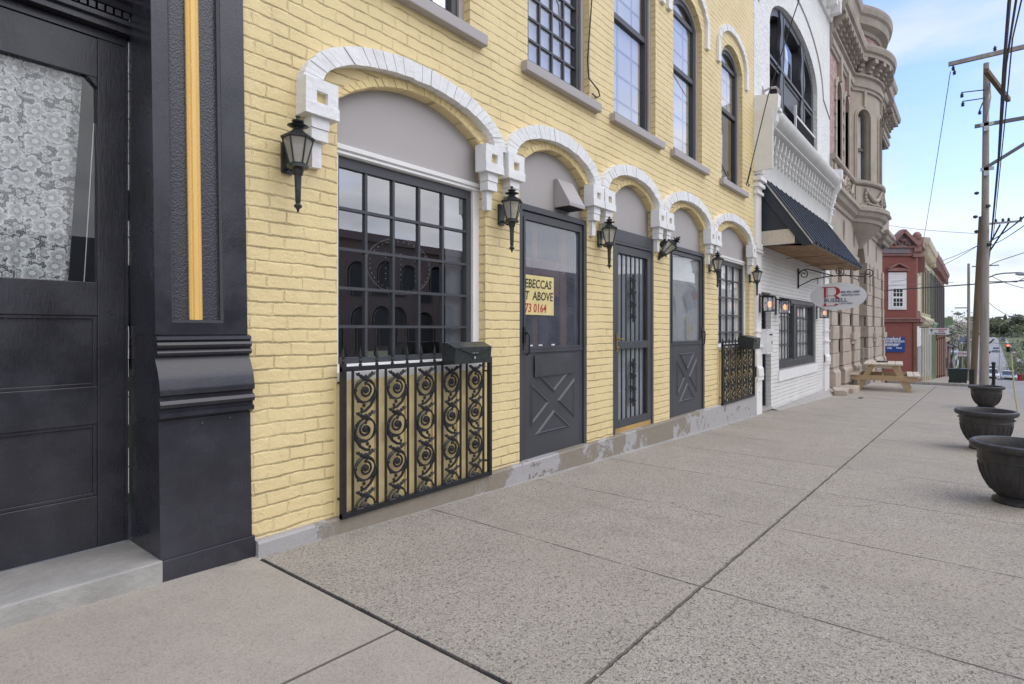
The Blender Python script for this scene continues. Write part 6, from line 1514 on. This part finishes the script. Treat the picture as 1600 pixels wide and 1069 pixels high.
m=MB(); q=onX(1523,590,29.6); m.box(29.6,29.75,q.y+.02,q.y+.18,gz(30)-.3,gz(30)+.7); m.build('meter_box','iron',t)
t=root('thin_pole','thin distant pole with two short crossarms left of the brown pole','utility pole',(60,1.,gz(60)))
a=onX(1513.5,412,60.); m=MB(); m.tube([(60,a.y,gz(60)-.3),(60,a.y,a.z)],[.13,.09],10); m.build('pole','pole_wood',t); m=MB(); z1=onX(1513,481,60.).z; m.beam((60,a.y+.9,z1),(60,a.y-.1,z1),.08,.08); z2=onX(1513,417,60.).z; m.beam((60,a.y-.2,z2),(60,a.y-1.9,z2),.08,.08); m.build('crossarm','wire_grey',t)
t=root('far_arm_pole','distant pole top with a long crossarm and insulators behind the main pole','utility pole',(48,0,gz(48)))
a=onX(1544,350,48.); m=MB(); m.tube([(48,a.y+.2,gz(48)-.3),(48,a.y+.1,a.z+1.6)],[.17,.12],10); m.build('pole','pole_brown',t); m=MB(); b=onX(1597,347,48.); m.beam((48,a.y+.3,a.z),(48,b.y,a.z),.12,.12); m.build('crossarm','pole_wood',t); m=MB()
for px_ in (1556,1567,1576,1595): q=onX(px_,345,48.); m.lathe((48,q.y,a.z+.05),[(.05,0),(.09,.06),(.05,.1),(.09,.15),(0,.25)],8)
m.tube([(48,a.y,a.z-1.5),(48,onX(1563,352,48.).y,a.z-.1)],.05,6); m.tube([(48,a.y,a.z-1.9),(48,onX(1577,352,48.).y,a.z+.0)],.05,6); m.build('insulators','iron',t)
# wires
def wire(pts,r,label,mat='wire',nm='overhead_wire'):
    m=MB(); m.tube(pts,r,5); return tag(m.build(nm,mat,smooth=True),label,'wire')
def W(x,y,X): return tuple(onX(x,y,X))
wire([W(1590,-60,8.),W(1577,0,9.5),W(1568,110,12.),W(1560,250,17),W(1548,380,24),W(1541,445,40)],.022,'thick black bundled cable passing in front of the utility pole top')
wire([W(1600,-80,8.),W(1572,100,10.5),W(1562,240,16),W(1549,375,24)],.014,'second black cable beside the thick bundled cable')
wire([W(1610,-60,8.),W(1582,60,10.5),W(1569,200,14),W(1552,370,24)],.010,'thin cable right of the bundled cables')
wire(catenary(W(1485,112,PXX),(60,4.2,3.2),.5),.012,'thin wire dropping from the left end of the top crossarm','wire_grey')
wire(catenary(W(1545,378,24),W(1610,330,14),.05),.016,'upper cable crossing to the right from the utility pole')
wire(catenary(W(1545,385,24),W(1610,345,14),.05),.010,'lower cable crossing to the right from the utility pole')
wire(catenary(W(1545,375,24),W(1440,415,44),.15),.012,'cable running from the utility pole to the red corner building','wire_grey')
wire(catenary(W(1544,374,24),W(1395,440,43),.3),.010,'slack cable in front of the white boarded window','wire_grey')
wire(catenary(W(1384,454,36),W(1610,438,36),.0),.030,'thick horizontal cable across the street in front of the red building')
wire(catenary(W(1384,447,38),W(1490,441,38),.0),.014,'thin horizontal cable above the thick one','wire_grey')
wire(catenary(W(1387,352,34),W(1527,365,24),.05),.008,'faint horizontal wire above the red pediment','wire_grey')
wire([W(1600,395,30),W(1560,408,30),W(1545,415,30)],.014,'short cable descending at the right edge above the streetlight arm')
wire([W(1545,440,34),W(1570,440,34),W(1588,441,34),W(1610,430,34)],.018,'wavy cable beneath the streetlight arm','wire_grey')
wire(catenary(W(1550,432,34),W(1612,452,34),.1),.014,'cable sloping down to the right below the streetlight','wire_grey')
wire(catenary(W(1545,473,60),W(1612,500,60),.4),.02,'faint far cable above the hilltop trees','wire_grey')
for o in list(COL.objects):
    if o.name=='cable.001': pass
# service drop fixed to the yellow wall corner
wire([W(1262,-40,8.6),W(1235,40,8.9),W(1200,150,9.2),W(1166,290,9.62)],.008,'thin black service wire crossing in front of the white building')
# street light
t=root('street_light','curved streetlight arm reaching right from the utility pole','street light',(34,-.4,1.5))
m=MB(); P=[W(1544,434,34),W(1556,429,34),W(1570,427,34),W(1595,426,34),W(1606,427,34)]; m.tube(P,.03,6); m.build('arm','wire_grey',t,smooth=True)
m=MB(); q=onX(1603,428,34.); m.ball(q,.3,10,(.6,1.3,.28)); m.build('lamp_head','galvanised',t,smooth=True)
t=root('far_street_light','distant cobra-head street lights above the hill crest','street light',(150,-2,-4)); q=onX(1562,496,150.); m=MB(); m.ball(q,.8,10,(.8,1.,.25)); m.tube([q,(150,q.y+.0,q.z-1.2),(150,q.y+.1,gz(150))],.035,6); m.build('lamp','wire_grey',t)
t=dup(t,(150,-2-2.0,-3.9),0,'second distant street light right of the first above the hill')
# traffic signal
t=root('traffic_signal','hanging traffic signal showing red over the far junction','traffic light',(108,-3.4,-2.5)); q=onX(1575,542,108.)
m=MB(); m.box(107.85,108.15,q.y-.2,q.y+.2,q.z-.75,q.z+.45); m.build('housing','iron',t,bev=.04)
m=MB(); m.lathe((0,0,0),[(.0,0),(.15,0.02),(.17,.0),(.0,-.01)],14); m.map(lambda x,y,z:(107.83-z,q.y+x,q.z+.2+y)); m.build('red_lamp','red_lens',t)
m=MB()
for k in (1,2): m.map(lambda *a:a); m.add(*(lambda w_:(w_.v,w_.f))(MB().lathe((0,0,0),[(.0,0),(.15,0.02),(.0,-.01)],12).map(lambda x,y,z,k=k:(107.83-z,q.y+x,q.z+.2-.36*k+y))))
m.build('dark_lamp','rubber',t)
m=MB()
for k in range(3): m.box(107.6,107.85,q.y-.18,q.y+.18,q.z+.34-.36*k,q.z+.38-.36*k)
m.build('visor','iron',t)
wire([(108,8,q.z+1.),(108,q.y,q.z+.45),(108,-14,q.z+1.3)],.03,'span wire carrying the traffic signal')
# black post, yellow marker, bins
t=root('black_post','short black metal post with angled struts beside the utility pole','post',(24,-.6,gz(24))); a=onX(1552.5,600,24.); 
m=MB(); m.tube([(24,a.y,gz(24)-.2),(24,a.y,onX(1552,569,24.).z)],.045,10); m.lathe((24,a.y,onX(1552,569,24.).z),[(.06,0),(.06,.05),(0,.08)],10); m.build('post','iron',t)
m=MB(); m.beam((24,a.y+.09,gz(24)-.1),(24,a.y,gz(24)+.35),.03,.03); m.build('strut','iron',t)
t=root('pole_step_bars','two short black angled bars fixed to the utility pole','bar',(22.7,-.4,-.5)); m=MB(); m.beam(W(1541,541,22.7),W(1553,530,22.7),.03,.04); m.beam(W(1541,557,22.7),W(1548,549,22.7),.03,.04); m.build('bars','iron',t)
m=MB(); m.tube([W(1592,655,13.5),W(1585,610,13.6),W(1580,553,13.7)],.012,8); tag(m.build('guy_wire_guard','yellow_tube',smooth=True),'yellow plastic guard tube on a leaning guy wire at the kerb','guy guard')
def bin_(X,px,label):
    v=onX(px,598,X); t=root('wheeled_bin',label,'bin',(X,v.y,gz(X)),'dark wheeled bins on the lower pavement'); z=-.0
    m=MB(); m.add([(-.28,-.26,.06),(.28,-.26,.06),(.28,.26,.06),(-.28,.26,.06),(-.34,-.33,.98),(.34,-.33,.98),(.34,.33,.98),(-.34,.33,.98)],[(0,3,2,1),(4,5,6,7),(0,1,5,4),(1,2,6,5),(2,3,7,6),(3,0,4,7)])
    for s_ in (-1,1): m.box(-.345,-.31,s_*.2-.02,s_*.2+.02,.1,.95)
    m.build('body','bin_green',t,True,bev=.02); m=MB(); m.box(-.38,.38,-.36,.36,.985,1.04); m.box(.34,.42,-.25,.25,.98,1.02); m.build('lid','bin_green',t,True,bev=.015)
    for s_ in (-1,1): m=MB(); m.tube([(.27,s_*.27,.12),(.27,s_*.33,.12)],.12,12); m.build('wheel','rubber',t,True)
    return t
BXX=43.; bb=bin_(BXX,1491,'dark green wheeled bin, left of the pair, on the lower pavement'); bb.scale=(.85,.85,.85); vz=onX(1491,598,BXX).z; bb.location.z=max(gz(BXX),vz-.1)
v=onX(1502,598,43.2); c=dup(bb,(43.2,v.y,bb.location.z),.15,'dark green wheeled bin, right of the pair, on the lower pavement')
# orange work-zone barrels on the far verge
m=root('red_barriers','small red and white barriers at the far junction corner','barrier',(118,-7.,gz(118)))
for px_ in (1588,1594): v=onX(px_,573,118.); q=MB(); q.box(117.9,118.1,v.y-.25,v.y+.25,gz(118)-.1,gz(118)+.9); q.build('barrier_board','sign_red',m)
# ---------------------------------------------------------------- trees
def tree(name,label,X,Y,h,cr,leaf,dens,zb=None,bare=.3,seed=1,spr=.55,group='trees beyond the far junction',lsz=.35):
    rnd=random.Random(seed); zb=gz(X)-.3 if zb is None else zb
    t=root(name,label,'tree',(X,Y,zb),group); m=MB(); tips=[]
    def limb(p,d,l,r,lv):
        q=p+d*l; mid=p.lerp(q,.5)+Vector((rnd.gauss(0,1),rnd.gauss(0,1),0))*l*.05; m.tube([p,mid,q],[r,r*.8,r*.55],5 if lv else 7,False); tips.append((q,lv))
        if lv<4:
            for k in range(3 if lv<2 else 2+(rnd.random()<.5)):
                nd=(d+Vector((rnd.gauss(0,spr),rnd.gauss(0,spr),rnd.gauss(.12+(.55-spr),.35)))).normalized(); limb(p.lerp(q,rnd.uniform(.55,1)),nd,l*rnd.uniform(.6,.8),r*.55,lv+1)
    limb(Vector((0,0,0)),Vector((rnd.gauss(0,.04),rnd.gauss(0,.04),1)).normalized(),h*.32,h*.022,0)
    m.build('trunk','bark',t,True)
    f=MB()
    pts=[p for p,lv in tips if lv>=2]
    for p in pts:
        if rnd.random()<bare: continue
        for k in range(dens):
            c=p+Vector((rnd.gauss(0,1),rnd.gauss(0,1),rnd.gauss(0,.8)))*cr*.13; a=Vector((rnd.gauss(0,1),rnd.gauss(0,1),rnd.gauss(0,1))).normalized(); b=a.orthogonal().normalized(); s_=lsz*rnd.uniform(.5,1.2)
            f.add([c-a*s_,c-b*s_*.5,c+a*s_,c+b*s_*.5],[(0,1,2,3)])
    if f.v: f.build('crown',leaf,t,True)
    return t
def tr(px,X,h,cr,leaf,dens,seed,label,bare=.3,name='leafy_tree',lsz=.35,spr=.55): v=onX(px,515,X); tree(name,label,X,v.y,h,cr,leaf,dens,None,bare,seed,spr,lsz=lsz)
tr(1487,120,13,6,'leaf_pale',5,1,'half-bare pale tree rising behind the brown brick building',.35,'budding_tree',.25,.28)
tr(1500,135,12.5,7,'leaf_pale',6,2,'pale budding tree just left of the brown pole',.3,'budding_tree',.28,.28)
tr(1512,150,14,7,'leaf_pale',6,3,'pale budding tree right behind the thin distant pole',.3,'budding_tree',.28,.26)
tr(1606,190,17,7,'leaf_green',2,5,'tall nearly bare tree at the right edge above the houses',.75,'bare_tree',.4)
tr(1628,165,11,7,'leaf_green',9,6,'dense green tree at the right edge behind the white house',0,'leafy_tree',.5)
tr(1603,300,11,8,'leaf_green',8,7,'green tree left of the nearly bare tall tree',0,'leafy_tree',.6)
for k,(px_,X,h,lf_,s_) in enumerate(((1544,500,12,'leaf_dark',21),(1550,520,16,'leaf_green',22),(1557,495,10,'leaf_dark',23),(1564,500,15,'leaf_green',24),(1573,490,12,'leaf_dark',25),(1581,480,14,'leaf_green',26),(1590,470,15,'leaf_dark',27),(1538,480,13,'leaf_dark',28),(1530,470,14,'leaf_green',29))):
    tr(px_,X,h,9,lf_,9,s_,('hilltop tree over the road end, one of a row, directly above the road','hilltop tree, paler green, left part of the ridge','small dark hilltop tree beside the road end','rounded green hilltop tree right of the road end','dark hilltop tree above the long pale shed','green hilltop tree right of the shed','low dark tree down the slope by the grey house','dark ridge tree seen just left of the grey pole','green ridge tree seen left of the utility pole')[k],0,'leafy_tree',1.0)
# distant wooded ridge
m=MB(); rnd=random.Random(4)
for k in range(5200):
    X=rnd.uniform(500,760); Y=rnd.uniform(-330,160); z=gz(X)+abs(rnd.gauss(0,1))*6+rnd.uniform(-1,3)+2.5*mnoise.noise(Vector((X*.03,Y*.03,0))); a=Vector((rnd.gauss(0,.5),rnd.gauss(0,1),rnd.gauss(0,1))).normalized(); b=a.orthogonal().normalized(); s_=rnd.uniform(2,4.5); c=Vector((X,Y,z)); m.add([c-a*s_,c-b*s_*.6,c+a*s_,c+b*s_*.6],[(0,1,2,3)])
tag(m.build('wooded_ridge','leaf_dark'),'dark wooded ridge beyond the end of the road',None,None,'stuff')
for k,(px_,X,s_) in enumerate(((1590,132,1.),(1596,128,1.2),(1590,150,.9),(1594,165,1.1),(1586,200,1.2),(1580,240,1.))):
    v=onX(px_,560,X); m=MB(); rnd=random.Random(50+k)
    for j in range(260):
        c=Vector((X+rnd.gauss(0,.9*s_),v.y+rnd.gauss(0,.8*s_),gz(X)+abs(rnd.gauss(.4,.6*s_)))); a=Vector((rnd.gauss(0,1),rnd.gauss(0,1),rnd.gauss(0,1))).normalized(); b=a.orthogonal().normalized(); q=rnd.uniform(.12,.3); m.add([c-a*q,c-b*q*.5,c+a*q,c+b*q*.5],[(0,1,2,3)])
    tag(m.build('shrub','leaf_green'),('low shrub by the white house porch','wide shrub at the right edge','small shrub on the verge by the pavement','shrub in front of the gabled house','verge shrub farther up the hill','distant verge shrub below the long shed')[k],'shrub','shrubs on the far verge')
# ---------------------------------------------------------------- buildings across the street (seen as reflections in the glass)
def opposite(x0,x1,h,label,wall,name,n,yf=-25.):
    t=root(name,label,'building',((x0+x1)/2,yf-4,gz(0)),'buildings across the street seen in reflections'); z0=-1.6
    MB().box(x0,x1,yf-8,yf,z0,h).build('wall',wall,t); MB().box(x0-.2,x1+.2,yf-8.2,yf+.35,h,h+.5).build('roof','dark_brick',t)
    for fl,(a,b) in enumerate(((-1.2,1.2),(2.2,4.4))):
        for i in range(n):
            xc=x0+(x1-x0)*(i+.5)/n; w_=.62
            m=MB(); A=outline(xc-w_,xc+w_,a,b-.5,.62,0,10,'ell'); m.loop(outline(xc-w_-.2,xc+w_+.2,a,b-.5,.82,0,10,'ell'),A,yf,yf+.12); wn=m.build('arched_window','stone',t)
            m=MB(); m.add([(p[0],yf+.03,p[1]) for p in A],[tuple(range(len(A)))]); m.build('pane','dark_room',wn)
opposite(14,36,5.6,'dark brick building with two rows of arched windows across the street','dark_brick','arched_brick_building',9)
opposite(37,60,5.0,'plain brown brick block across the street farther down','brown_brick','brown_brick_block',8)
opposite(60.3,120,6.0,'long dark brick terrace across the street','dark_brick','brick_terrace',18)
t=farhouse('gabled_house','dark gabled house across the street seen in reflection',3,11,-33,-25,3.4,'dark_brick','roof_dark',zb=-1.2);
